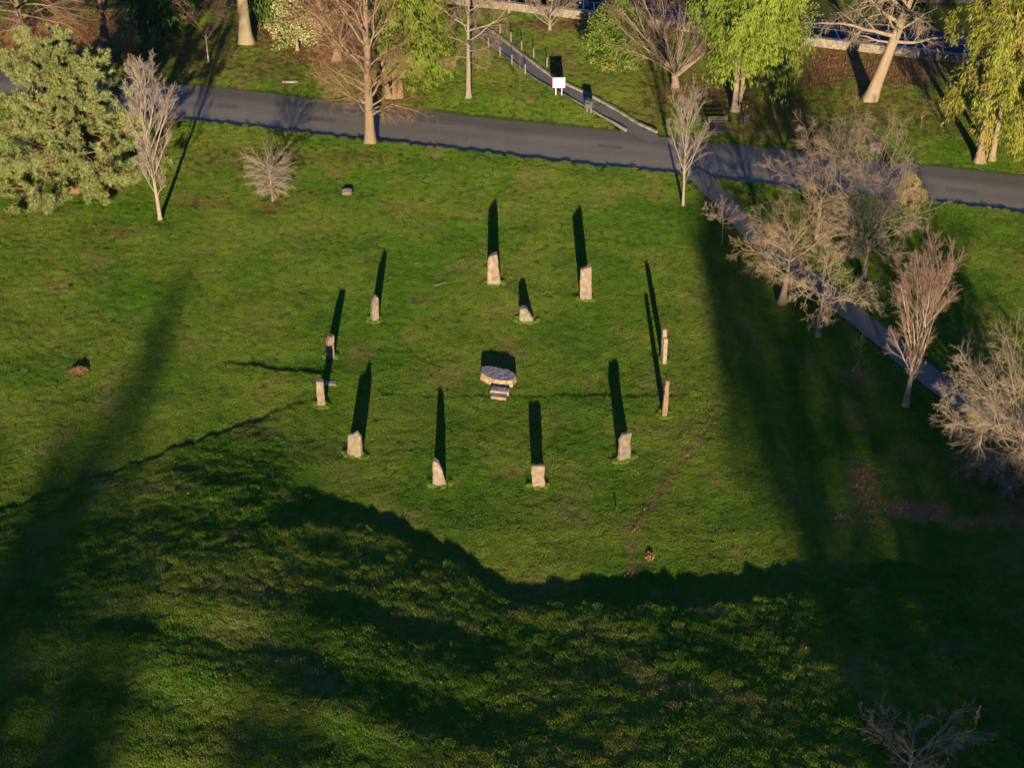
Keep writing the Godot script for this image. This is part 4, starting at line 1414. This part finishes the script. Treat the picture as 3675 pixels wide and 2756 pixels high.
	bare_tree("oak_tree", "shaded broad dark tree behind the pine", -39.1, -58.3, {"seed": 4, "h": 15.0, "th": 0.6, "r": 0.6, "tw": 0.0152, "limbs": 14, "clear": 0.42, "ang0": 1.2, "ang1": 0.6, "spread": 6.0, "shape": "round", "n": [7, 6, 3], "lr": [0.5, 0.5, 0.6], "a": 0.65, "wig": 0.15, "trop": [0.02, -0.02, -0.05, 0.0], "depth": 3, "bark": lin(0.199, 0.158, 0.108), "twig": lin(0.28, 0.19, 0.12), "thick": 0.03})
	bare_tree("beech_tree", "low sweeping brown twiggy tree in the top left corner", -48.5, -63.5, {"seed": 5, "h": 11.0, "th": 0.7, "r": 0.5, "tw": 0.0127, "limbs": 34, "clear": 0.16, "ang0": 1.4, "ang1": 0.5, "spread": 7.0, "shape": "round", "n": [9, 7, 3], "lr": [0.5, 0.5, 0.6], "a": 0.6, "wig": 0.12, "trop": [-0.03, -0.1, -0.12, -0.05], "depth": 3, "bark": lin(0.282, 0.215, 0.149), "twig": lin(0.38, 0.22, 0.12)})
	bare_tree("silver_birch", "small white-stemmed forked birch beyond the road", -29.2, -57.6, {"seed": 6, "h": 7.6, "th": 0.42, "r": 0.11, "tw": 0.0089, "limbs": 6, "clear": 0.75, "ang0": 0.65, "ang1": 0.5, "spread": 3.0, "shape": "", "reach": 1.0, "n": [10, 6, 5], "lr": [0.4, 0.5, 0.6], "a": 0.7, "wig": 0.12, "trop": [0.02, -0.08, -0.1, 0.0], "depth": 3, "bark": lin(0.621, 0.580, 0.530), "twig": lin(0.36, 0.2, 0.16), "thick": 0.016, "bare": 0.4})
	bare_tree("beech_tree", "massive pale straight trunk beyond the road", -26.3, -62.8, {"seed": 7, "h": 19.0, "r": 0.62, "tw": 0.0127, "limbs": 18, "clear": 0.28, "ang0": 1.3, "ang1": 0.5, "spread": 5.0, "shape": "round", "n": [7, 6, 3], "lr": [0.5, 0.5, 0.6], "a": 0.6, "wig": 0.14, "trop": [-0.02, -0.04, -0.05, 0.0], "depth": 3, "bark": lin(0.44, 0.37, 0.23), "twig": lin(0.378, 0.296, 0.181), "taper": 0.4})
	bare_tree("hornbeam_tree", "orange-brown many-stemmed bare tree left of the tall lime", -16.9, -58.1, {"seed": 8, "h": 10.5, "th": 0.16, "r": 0.42, "tw": 0.0115, "limbs": 16, "clear": 0.6, "ang0": 0.75, "ang1": 0.2, "spread": 4.0, "shape": "", "reach": 0.95, "n": [9, 6, 3], "lr": [0.4, 0.5, 0.6], "a": 0.5, "wig": 0.1, "trop": [0.02, 0.0, 0.0, 0.0], "depth": 3, "bark": lin(0.381, 0.265, 0.166), "twig": lin(0.40, 0.22, 0.12), "taper": 0.75})
	bare_tree("lime_tree", "slim mottled-trunk tree with a haze of hanging twigs", -4.0, -49.0, {"seed": 9, "h": 12.5, "r": 0.27, "tw": 0.0102, "limbs": 24, "clear": 0.27, "ang0": 1.4, "ang1": 0.5, "spread": 3.9, "shape": "round", "n": [9, 6, 5], "lr": [0.5, 0.5, 0.6], "a": 0.65, "wig": 0.16, "trop": [0.0, -0.1, -0.14, -0.1], "depth": 3, "bark": lin(0.381, 0.331, 0.248), "twig": lin(0.38, 0.27, 0.18)})
	bare_tree("cherry_tree", "small many-stemmed bare tree in front of the stone wall", 3.8, -66.2, {"seed": 10, "h": 5.6, "th": 0.2, "r": 0.16, "tw": 0.0102, "limbs": 11, "clear": 0.35, "ang0": 0.8, "ang1": 0.2, "spread": 2.0, "shape": "", "reach": 0.85, "n": [7, 6, 5], "lr": [0.42, 0.5, 0.6], "a": 0.5, "wig": 0.11, "trop": [0.03, 0.02, 0.0, 0.0], "depth": 3, "bark": lin(0.398, 0.331, 0.248), "twig": lin(0.429, 0.347, 0.238), "taper": 0.7})
	bare_tree("cherry_tree", "thin bare tree at the wall behind the hanging twigs", -0.3, -71.2, {"seed": 30, "h": 6.0, "r": 0.16, "tw": 0.0102, "limbs": 14, "clear": 0.3, "ang0": 1.1, "ang1": 0.4, "spread": 2.2, "shape": "round", "n": [7, 5, 3], "lr": [0.5, 0.5, 0.6], "a": 0.6, "wig": 0.13, "trop": [0.02, 0.0, 0.0, 0.0], "depth": 3, "bark": pale, "twig": lin(0.429, 0.355, 0.238)})
	bare_tree("hornbeam_tree", "wide vase-shaped bare tree between the laurel and the cypress", 15.2, -51.4, {"seed": 11, "h": 11.5, "th": 0.16, "r": 0.33, "tw": 0.0115, "limbs": 24, "clear": 0.55, "ang0": 0.8, "ang1": 0.15, "spread": 4.5, "skew": Vector2(0.12, 0), "shape": "", "reach": 0.9, "n": [9, 6, 3], "lr": [0.42, 0.5, 0.6], "a": 0.5, "wig": 0.1, "trop": [0.02, 0.0, -0.02, 0.0], "depth": 3, "bark": lin(0.373, 0.298, 0.215), "twig": lin(0.34, 0.24, 0.15), "taper": 0.8})
	bare_tree("plane_tree", "great leaning pale trunk with long crooked limbs before the wall", 32.8, -48.5, {"seed": 12, "h": 15.5, "r": 0.6, "tw": 0.0127, "limbs": 12, "clear": 0.36, "ang0": 1.3, "ang1": 0.6, "spread": 6.0, "shape": "drum", "n": [9, 7, 5], "lr": [0.42, 0.5, 0.6], "a": 0.75, "wig": 0.17, "trop": [0.03, -0.07, -0.13, -0.08], "depth": 3, "bark": lin(0.455, 0.365, 0.248), "twig": lin(0.42, 0.33, 0.24), "lean": Vector2(0.24, 0.02), "taper": 0.35, "thick": 0.028, "flare": 0.5, "extra": [[0.40, 3.14, 1.2, 7.5], [0.48, 2.9, 1.05, 7.0], [0.44, 0.15, 1.1, 4.0], [0.36, 3.35, 1.4, 4.2], [0.55, 3.3, 0.9, 6.5]]})
	bare_tree("hornbeam_tree", "young upright bare tree where the path meets the road", 13.8, -26.8, {"seed": 13, "h": 9.0, "r": 0.12, "tw": 0.0102, "limbs": 22, "clear": 0.2, "ang0": 0.62, "ang1": 0.25, "spread": 1.7, "shape": "flame", "n": [7, 5, 5], "lr": [0.45, 0.5, 0.6], "a": 0.45, "wig": 0.1, "trop": [0.08, 0.06, 0.03, 0.0], "depth": 3, "bark": lin(0.455, 0.389, 0.298), "twig": lin(0.46, 0.39, 0.32)})
	bare_tree("crab_apple_tree", "small twisted bare tree beside the near path", 16.2, -20.0, {"seed": 14, "h": 3.9, "th": 0.62, "r": 0.075, "tw": 0.0115, "limbs": 9, "clear": 0.78, "ang0": 1.25, "ang1": 0.5, "spread": 1.6, "shape": "", "n": [7, 5, 5], "lr": [0.45, 0.5, 0.6], "a": 0.6, "wig": 0.22, "trop": [0.08, 0.06, 0.0, 0.0], "depth": 3, "bark": lin(0.381, 0.315, 0.240), "twig": lin(0.42, 0.32, 0.26), "thick": 0.02})
	bare_tree("hawthorn_tree", "rounded brownish bare tree nearest the road", 23.7, -21.0, {"seed": 15, "h": 7.2, "th": 0.85, "r": 0.2, "tw": 0.0115, "limbs": 22, "clear": 0.36, "ang0": 1.3, "ang1": 0.35, "spread": 3.42, "shape": "round", "n": [9, 7, 5], "lr": [0.5, 0.5, 0.6], "a": 0.65, "wig": 0.16, "trop": [0.05, 0.03, 0.0, 0.0], "depth": 3, "bark": lin(0.365, 0.298, 0.215), "twig": lin(0.45, 0.34, 0.25)})
	bare_tree("hawthorn_tree", "widest dense grey bare tree right of the path group", 26.2, -14.7, {"seed": 16, "h": 7.2, "th": 0.85, "r": 0.2, "tw": 0.0115, "limbs": 24, "clear": 0.36, "ang0": 1.4, "ang1": 0.4, "spread": 4.25, "shape": "round", "n": [9, 7, 5], "lr": [0.5, 0.5, 0.6], "a": 0.65, "wig": 0.17, "trop": [0.03, 0.0, -0.03, 0.0], "depth": 3, "bark": lin(0.298, 0.256, 0.207), "twig": lin(0.43, 0.35, 0.25)})
	bare_tree("hawthorn_tree", "stout-trunked bare tree with crown spreading left over the path", 19.6, -10.9, {"seed": 17, "h": 6.7, "th": 0.8, "r": 0.3, "tw": 0.0115, "limbs": 20, "clear": 0.42, "ang0": 1.35, "ang1": 0.5, "spread": 3.66, "shape": "round", "n": [9, 7, 5], "lr": [0.5, 0.5, 0.6], "a": 0.65, "wig": 0.16, "trop": [0.02, 0.0, -0.02, 0.0], "depth": 3, "bark": lin(0.356, 0.282, 0.215), "twig": lin(0.46, 0.35, 0.21), "skew": Vector2(-0.25, 0), "lean": Vector2(0.06, 0), "flare": 0.8})
	bare_tree("medlar_tree", "gnarled pale open-branched bare tree beside the near path", 21.5, -6.4, {"seed": 18, "h": 6.6, "th": 0.55, "r": 0.2, "tw": 0.0139, "limbs": 11, "clear": 0.66, "ang0": 1.2, "ang1": 0.5, "spread": 4.01, "shape": "", "n": [7, 6, 5], "lr": [0.45, 0.5, 0.6], "a": 0.75, "wig": 0.22, "trop": [0.03, 0.02, 0.0, 0.0], "depth": 3, "bark": lin(0.381, 0.323, 0.248), "twig": lin(0.52, 0.42, 0.28), "skew": Vector2(0.2, 0), "thick": 0.028})
	bare_tree("hornbeam_tree", "tall flame-shaped reddish bare tree beside the near path", 25.8, 2.9, {"seed": 19, "h": 10.0, "th": 0.8, "r": 0.21, "tw": 0.0115, "limbs": 26, "clear": 0.2, "ang0": 0.6, "ang1": 0.18, "spread": 2.4, "shape": "flame", "n": [8, 6, 5], "lr": [0.46, 0.5, 0.6], "a": 0.45, "wig": 0.1, "trop": [0.1, 0.08, 0.03, 0.0], "depth": 3, "bark": lin(0.44, 0.37, 0.28), "twig": lin(0.43, 0.3, 0.22), "lean": Vector2(0.03, 0)})
	bare_tree("hawthorn_bush", "large domed mass of pale twigs at the right edge", 31.0, 11.3, {"seed": 20, "h": 5.6, "th": 0.6, "r": 0.25, "tw": 0.0127, "limbs": 56, "clear": 0.1, "ang0": 1.5, "ang1": 0.3, "spread": 4.75, "shape": "round", "n": [9, 7, 5], "lr": [0.5, 0.5, 0.6], "a": 0.65, "wig": 0.16, "trop": [0.02, -0.04, -0.06, 0.0], "depth": 3, "bark": lin(0.381, 0.315, 0.232), "twig": lin(0.5, 0.4, 0.26)})
	bare_tree("rowan_tree", "half-seen bare tree with one long left limb at the bottom edge", 17.8, 40.6, {"seed": 21, "extra": [[0.8, 3.2, 0.75, 3.4], [0.7, 0.2, 1.0, 2.6]], "h": 5.0, "th": 0.65, "r": 0.1, "tw": 0.0089, "limbs": 9, "clear": 0.35, "ang0": 1.25, "ang1": 0.5, "spread": 2.5, "shape": "round", "n": [7, 6, 5], "lr": [0.5, 0.5, 0.6], "a": 0.6, "wig": 0.12, "trop": [0.03, 0.03, 0.0, 0.0], "depth": 3, "bark": lin(0.430, 0.365, 0.282), "twig": lin(0.5, 0.33, 0.22)})
	sapling("reddish staked sapling beside the fenced path", 0.74, -50.4, 3.5, 61)
	sapling("thin sapling nearer the stump on the far lawn", 33.2, -40.2, 2.0, 62)
	sapling("shorter thin sapling between leaning trunk and right cypress", 36.1, -41.9, 1.4, 63)
	sapling("spindly young tree with a slanting stake on the dark lawn", 23.5, -1.7, 2.6, 64, 1)
	sapling("young tree in a two-post timber frame beyond the path", 31.0, -2.9, 2.6, 65, 2)
	print("bare ", Time.get_ticks_msec())

	# evergreens
	pine(-35.7, -29.3, "big soft green pine filling the left edge", {"seed": 22, "h": 11.4, "r": 0.34, "tw": 0.0179, "limbs": 95, "clear": 0.05, "spread": 7.0, "n": [9, 5], "lr": [0.42, 0.45, 0.5], "a": 0.6, "wig": 0.1, "trop": [0.02, 0.06, 0.05, 0.0], "depth": 2, "bark": lin(0.347, 0.199, 0.108), "twig": lin(0.378, 0.252, 0.150), "leaf": lin(0.185, 0.21, 0.068), "leaf_size": 0.36, "tip_from": 1})
	evergreen("cypress_tree", "bright drooping cypress with bare trunk beside the bench", 20.2, -45.8, {"seed": 23, "h": 14.0, "low": 6.0, "spread": 4.1, "shape": "drum", "stems": [[-0.1, 0.0, 0.3, 0.8, 0.0, 0.0], [0.3, 0.1, 0.22, 0.75, 0.03, 0.0]], "off": Vector2(1.0, 0), "bark": lin(0.414, 0.331, 0.240), "leaf": lin(0.135, 0.185, 0.02), "kind": "fronds", "leaf_size": 0.4, "clumps": 110, "per": 85, "clump": 1.2, "skirt": 1.4, "ragged": 1.0, "hollow": 0.5}, "drooping cypresses")
	evergreen("cypress_tree", "golden-green two-trunked cypress at the right edge", 40.1, -35.5, {"seed": 24, "h": 18.0, "low": 4.2, "spread": 4.6, "shape": "drum", "stems": [[-0.35, 0.1, 0.34, 0.8, 0.01, 0.0], [0.75, -0.1, 0.26, 0.75, 0.02, 0.0]], "off": Vector2(1.6, 0), "bark": lin(0.430, 0.347, 0.232), "leaf": lin(0.16, 0.17, 0.025), "kind": "fronds", "leaf_size": 0.4, "clumps": 125, "per": 85, "clump": 1.2, "skirt": 2.4, "ragged": 1.0, "gold": 0.3, "leaf2": lin(0.24, 0.18, 0.04)}, "drooping cypresses")
	evergreen("cypress_tree", "dark green cypress with splayed orange stems behind the lime", -10.8, -49.3, {"seed": 25, "h": 13.0, "low": 3.6, "spread": 3.4, "shape": "drum", "stems": [[-0.55, 0.0, 0.26, 0.6, -0.12, 0.0], [0.0, 0.15, 0.25, 0.7, 0.0, 0.0], [0.45, 0.0, 0.28, 0.65, 0.1, 0.0], [0.2, -0.3, 0.22, 0.7, 0.04, -0.05]], "off": Vector2(1.4, -0.5), "bark": lin(0.414, 0.282, 0.174), "leaf": lin(0.12, 0.155, 0.02), "kind": "fronds", "leaf_size": 0.4, "clumps": 130, "per": 50, "clump": 1.0, "skirt": 3.0, "ragged": 1.0}, "drooping cypresses")
	evergreen("laurel_bush", "dense glossy dark green laurel bush on the far lawn", 10.0, -56.8, {"seed": 26, "h": 5.9, "low": 0.3, "spread": 2.8, "shape": "round", "stems": [[0, 0, 0.1, 0.6, 0.0, 0.0], [0.3, 0.1, 0.08, 0.5, 0.05, 0.0]], "bark": lin(0.166, 0.124, 0.083), "leaf": lin(0.09, 0.14, 0.02), "kind": "leaves", "leaf_size": 0.34, "clumps": 200, "per": 18, "clump": 0.7, "gold": 0.25, "leaf2": lin(0.22, 0.2, 0.06), "lift": 0.3}, "", "bush")
	evergreen("holly_tree", "pale variegated holly with short trunk left of the brown tree", -21.0, -60.8, {"seed": 27, "h": 7.2, "low": 1.3, "spread": 2.3, "shape": "drum", "stems": [[0, 0, 0.17, 0.6, 0.0, 0.0]], "bark": lin(0.414, 0.347, 0.232), "leaf": lin(0.19, 0.2, 0.07), "kind": "leaves", "leaf_size": 0.34, "clumps": 110, "per": 12, "clump": 0.6, "gold": 0.5, "leaf2": lin(0.42, 0.38, 0.18), "lift": 0.3, "skirt": 0.8})
	evergreen("ivy_tree", "ivy-clad tree with pale trunk behind the bright cypress", 26.6, -54.2, {"seed": 28, "h": 11.0, "low": 1.6, "spread": 2.0, "shape": "round", "stems": [[0.2, 0, 0.26, 0.9, 0.0, 0.0]], "off": Vector2(-0.9, 0), "bark": lin(0.414, 0.331, 0.215), "leaf": lin(0.1, 0.14, 0.03), "kind": "leaves", "leaf_size": 0.36, "clumps": 70, "per": 12, "clump": 0.8, "gold": 0.15, "leaf2": lin(0.25, 0.22, 0.06), "lift": 0.2})
	evergreen("yew_tree", "dark shaded yew among the trunks at the top left", -34.6, -61.0, {"seed": 29, "h": 11.0, "low": 2.6, "spread": 3.0, "shape": "drum", "stems": [[-1.0, 0.7, 0.33, 0.8, 0.02, 0.0]], "bark": lin(0.248, 0.182, 0.124), "leaf": lin(0.05, 0.09, 0.015), "kind": "fronds", "leaf_size": 0.55, "clumps": 80, "per": 16, "clump": 1.0, "skirt": 2.0, "ragged": 0.6})
	evergreen("yew_tree", "dark evergreen behind the massive pale trunk", -24.0, -69.0, {"seed": 32, "h": 9.0, "low": 0.6, "spread": 3.4, "shape": "round", "stems": [[0, 0, 0.25, 0.7, 0.0, 0.0]], "bark": lin(0.207, 0.158, 0.108), "leaf": lin(0.05, 0.08, 0.015), "kind": "fronds", "leaf_size": 0.55, "clumps": 80, "per": 16, "clump": 1.0})
	evergreen("conifer_shrub", "little golden conifer behind the wide grey tree", 32.0, -26.9, {"seed": 33, "h": 2.5, "low": 0.1, "spread": 1.0, "shape": "round", "stems": [[0, 0, 0.05, 0.7, 0.0, 0.0]], "bark": lin(0.207, 0.149, 0.083), "leaf": lin(0.3, 0.22, 0.03), "kind": "fronds", "leaf_size": 0.28, "clumps": 40, "per": 9, "clump": 0.3, "lift": 0.6, "boughs": 5, "lobes": 4}, "", "shrub")
	print("evergreen ", Time.get_ticks_msec())

	# trees behind the viewer, whose long shadows cross the lawn
	var caster := evergreen("holm_oak", "broad evergreen behind the viewer shading the right lawn", 23.4, 122.0, {"seed": 34, "h": 20.5, "low": 1.5, "spread": 5.2, "shape": "round", "stems": [[0, 0, 0.5, 0.7, 0.0, 0.0]], "bark": lin(0.3, 0.25, 0.2), "leaf": lin(0.07, 0.1, 0.03), "kind": "leaves", "leaf_size": 1.0, "clumps": 160, "per": 7, "clump": 1.5, "lobes": 3, "ragged": 0.5, "lift": 0.2}, "trees behind the viewer")
	for e in [[32.0, 125.0, 0.86, 0.85, "second evergreen from the left behind the viewer on the right"], [40.0, 122.0, 0.83, 0.8, "lower evergreen behind the viewer toward the right edge"], [48.0, 128.0, 0.95, 0.9, "rightmost evergreen behind the viewer"], [-32.0, 124.0, 0.8, 0.9, "low evergreen behind the viewer on the left"], [-40.5, 121.0, 0.86, 0.9, "leftmost evergreen behind the viewer"]]:
		copy_of(caster, "holm_oak", e[4], at(e[0], e[1]), e[0], Vector3(e[3], e[2], e[3]), "trees behind the viewer")
	# an open wood farther back, whose loose tops dim the near slope
	var wood := evergreen("wood_tree", "tallest thin-crowned tree of the wood far behind the viewer", -19.0, 190.0, {"seed": 37, "h": 28.0, "low": 3.0, "spread": 5.2, "shape": "round", "stems": [[0, 0, 0.5, 0.8, 0.0, 0.0]], "bark": lin(0.3, 0.25, 0.2), "leaf": lin(0.08, 0.1, 0.03), "kind": "leaves", "leaf_size": 1.0, "clumps": 230, "per": 6, "clump": 1.6, "lobes": 3, "ragged": 0.7, "lift": 0.2}, "wood behind the viewer")
	var wn := 0
	for e in [[-43.0, 10.0], [-35.0, 13.0], [-27.5, 15.0], [-11.5, 21.0], [-4.5, 27.0], [20.5, 24.0], [29.0, 14.0], [38.0, 9.0]]:
		wn += 1
		copy_of(wood, "wood_tree", "%s thin-crowned tree from the left in the wood behind the viewer" % ["first", "second", "third", "fifth", "sixth", "seventh", "eighth", "last"][wn - 1], at(e[0] + 1.9, 190.0 + 4.0 * sin(e[0])), e[0], Vector3(1.0, ((190.0 - e[1]) * 0.18 - 3.0) / 28.0, 1.0), "wood behind the viewer")
	for e in [[28.5, 124.0, 0.97, "loose-crowned tree behind the viewer beside the broad evergreen"], [36.0, 127.0, 0.9, "loose-crowned tree behind the viewer farther right"]]:
		copy_of(wood, "wood_tree", e[3], at(e[0], e[1]), e[0], Vector3(0.9, e[2] * 20.0 / 28.0, 0.9), "trees behind the viewer")
	evergreen("scots_pine", "tall high-crowned pine behind the viewer right of centre", 17.9, 132.0, {"seed": 36, "h": 24.0, "low": 17.5, "spread": 2.7, "shape": "round", "stems": [[0, 0, 0.35, 0.92, 0.0, 0.0]], "bark": lin(0.3, 0.2, 0.13), "leaf": lin(0.07, 0.1, 0.03), "kind": "leaves", "leaf_size": 0.8, "clumps": 65, "per": 6, "clump": 1.1, "lobes": 3, "ragged": 0.6, "lift": 0.2}, "trees behind the viewer")
	evergreen("cypress_tree", "slender dark cypress behind the viewer on the left", -23.4, 140.0, {"seed": 35, "h": 23.6, "low": 0.4, "spread": 3.6, "shape": "cone", "stems": [[0, 0, 0.35, 0.8, 0.0, 0.0]], "bark": lin(0.3, 0.25, 0.2), "leaf": lin(0.06, 0.09, 0.03), "kind": "leaves", "leaf_size": 0.8, "clumps": 100, "per": 4, "clump": 1.1, "lobes": 3, "ragged": 0.7}, "trees behind the viewer")

	# smaller things
	stump("low weathered tree stump with pale cut beside the far roadside", 31.3, -37.5, 0.5, 0.55, 71)
	stump("small pinkish tree stump on the lawn left of the circle", -13.5, -29.1, 0.4, 0.24, 72)
	kerb("rough stone kerb on the right side of the fenced path", [[12.75, -41.2], [11.2, -43.2], [9.3, -46.5], [7.35, -49.2], [5.1, -52.3], [3.75, -54.3], [1.95, -57.6], [0.4, -60.9], [-1.8, -65.6]], 0.22, 0.26, 81)
	kerb("thin stone kerb on the left side of the fenced path", [[10.1, -41.6], [9.1, -43.3], [7.5, -45.7], [5.7, -48.2], [3.65, -51.1], [1.9, -54.0], [0.15, -57.5], [-1.4, -60.9], [-3.4, -65.0]], 0.15, 0.12, 82)
	fence("post and wire fence on the right of the far path", [[4.75, -54.4], [3.35, -56.4], [2.1, -58.6], [0.95, -60.7], [-0.1, -62.9], [-1.2, -65.2]], 0.98)
	fence("post and wire fence on the left of the far path", [[1.25, -54.6], [0.0, -56.9], [-1.15, -59.2], [-2.3, -61.6]], 0.98)
	sign_board()
	litter_bin()
	bench()
	person()
	leaf_heap("leaf_pile", "round rusty leaf heap on the left lawn", "leaf heap", -29.4, -1.5, 0.6, 0.42, 0.26, lin(0.22, 0.115, 0.05), 260, 91)
	leaf_heap("leaf_pile", "tiny leaf-filled hollow right of centre near the slope", "leaf heap", 7.9, 19.2, 0.2, 0.4, 0.12, lin(0.3, 0.15, 0.07), 90, 92)
	leaf_heap("molehill", "dark molehill farthest back on the left lawn", "molehill", -32.6, -13.4, 0.26, 0.2, 0.12, lin(0.06, 0.04, 0.03), 0, 93)
	leaf_heap("molehill", "grey-brown molehill nearest the cypress shadow", "molehill", -28.4, -8.1, 0.33, 0.2, 0.12, lin(0.12, 0.09, 0.08), 0, 94)
	leaf_heap("molehill", "small reddish molehill beside the grey one", "molehill", -30.3, -8.6, 0.24, 0.16, 0.08, lin(0.22, 0.11, 0.07), 0, 95)
	var stick := Buf.new()
	stick.tube(PackedVector3Array([Vector3(-0.5, 0.05, 0.1), Vector3(-0.1, 0.07, 0.05), Vector3(0.15, 0.09, -0.15), Vector3(0.5, 0.06, -0.2)]), PackedFloat32Array([0.02, 0.025, 0.02, 0.012]), 5, lin(0.45, 0.38, 0.3), lin(0.45, 0.38, 0.3))
	var so := put("fallen_stick", stick.mesh(), M.bark, self, at(-5.3, -13.6))
	tag(so, "crooked pale stick lying on the lawn inside the circle", "stick")
	var peg := Buf.new()
	peg.box(Vector3(0, 0.14, 0), Vector3(0.05, 0.2, 0.035), lin(0.07, 0.06, 0.05), Basis(), 0.01)
	var po := put("marker_peg", peg.mesh(), M.timber, self, at(6.2, 14.7))
	tag(po, "short dark peg in the grass right of the front stones", "peg")
	car("parked_car", "red car half hidden behind the small tree by the wall", "car", 2.6, -75.2, 0.32, 4.1, 1.75, 1.45, lin(0.42, 0.02, 0.03), false)
	car("parked_van", "dull grey van on the street behind the wall", "van", 5.9, -75.6, 0.32, 4.9, 1.95, 2.1, lin(0.2, 0.19, 0.2), true)
	for k in 2:
		var g := Buf.new()
		g.box(Vector3(0, 0.65, 0), Vector3(0.15, 0.75, 0.15), lin(0.5, 0.44, 0.34), Basis(), 0.02)
		var gp := thing("gate_pier", "pale square gate pier %s of the street lamp" % ["just left", "just right"][k], "pier", Vector3(7.15 + k * 0.68, -0.03, -73.55), 0.0, "gate piers on the street")
		put("shaft", g.mesh(), M.rubble, gp)
		var cp := Buf.new()
		cp.box(Vector3(0, 1.44, 0), Vector3(0.19, 0.05, 0.19), lin(0.48, 0.42, 0.33), Basis(), 0.02)
		put("cap", cp.mesh(), M.rubble, gp)
	var lamp := thing("street_lamp", "thin white lamp post just behind the stone wall", "lamp post", Vector3(7.35, -0.03, -71.0))
	var lp := Buf.new()
	lp.tube(PackedVector3Array([Vector3(0, -0.2, 0), Vector3(0, 0.9, 0), Vector3(0, 1.0, 0), Vector3(0, 5.6, 0)]), PackedFloat32Array([0.085, 0.085, 0.055, 0.04]), 10, lin(0.7, 0.7, 0.7), lin(0.7, 0.7, 0.7), true)
	put("post", lp.mesh(), M.enamel, lamp)
	var lh := Buf.new()
	lh.tube(PackedVector3Array([Vector3(0, 5.5, 0), Vector3(0, 5.75, -0.3), Vector3(0, 5.8, -0.9)]), PackedFloat32Array([0.04, 0.035, 0.035]), 8, lin(0.7, 0.7, 0.7), lin(0.7, 0.7, 0.7), true)
	lh.box(Vector3(0, 5.8, -1.05), Vector3(0.12, 0.05, 0.28), lin(0.5, 0.5, 0.5), Basis(), 0.02)
	put("lamp_head", lh.mesh(), M.enamel, lamp)
	garage()
	make_grass()
	print("grass ", Time.get_ticks_msec())
	make_leaves()
	print("done ", Time.get_ticks_msec(), " triangles ", Buf.total)
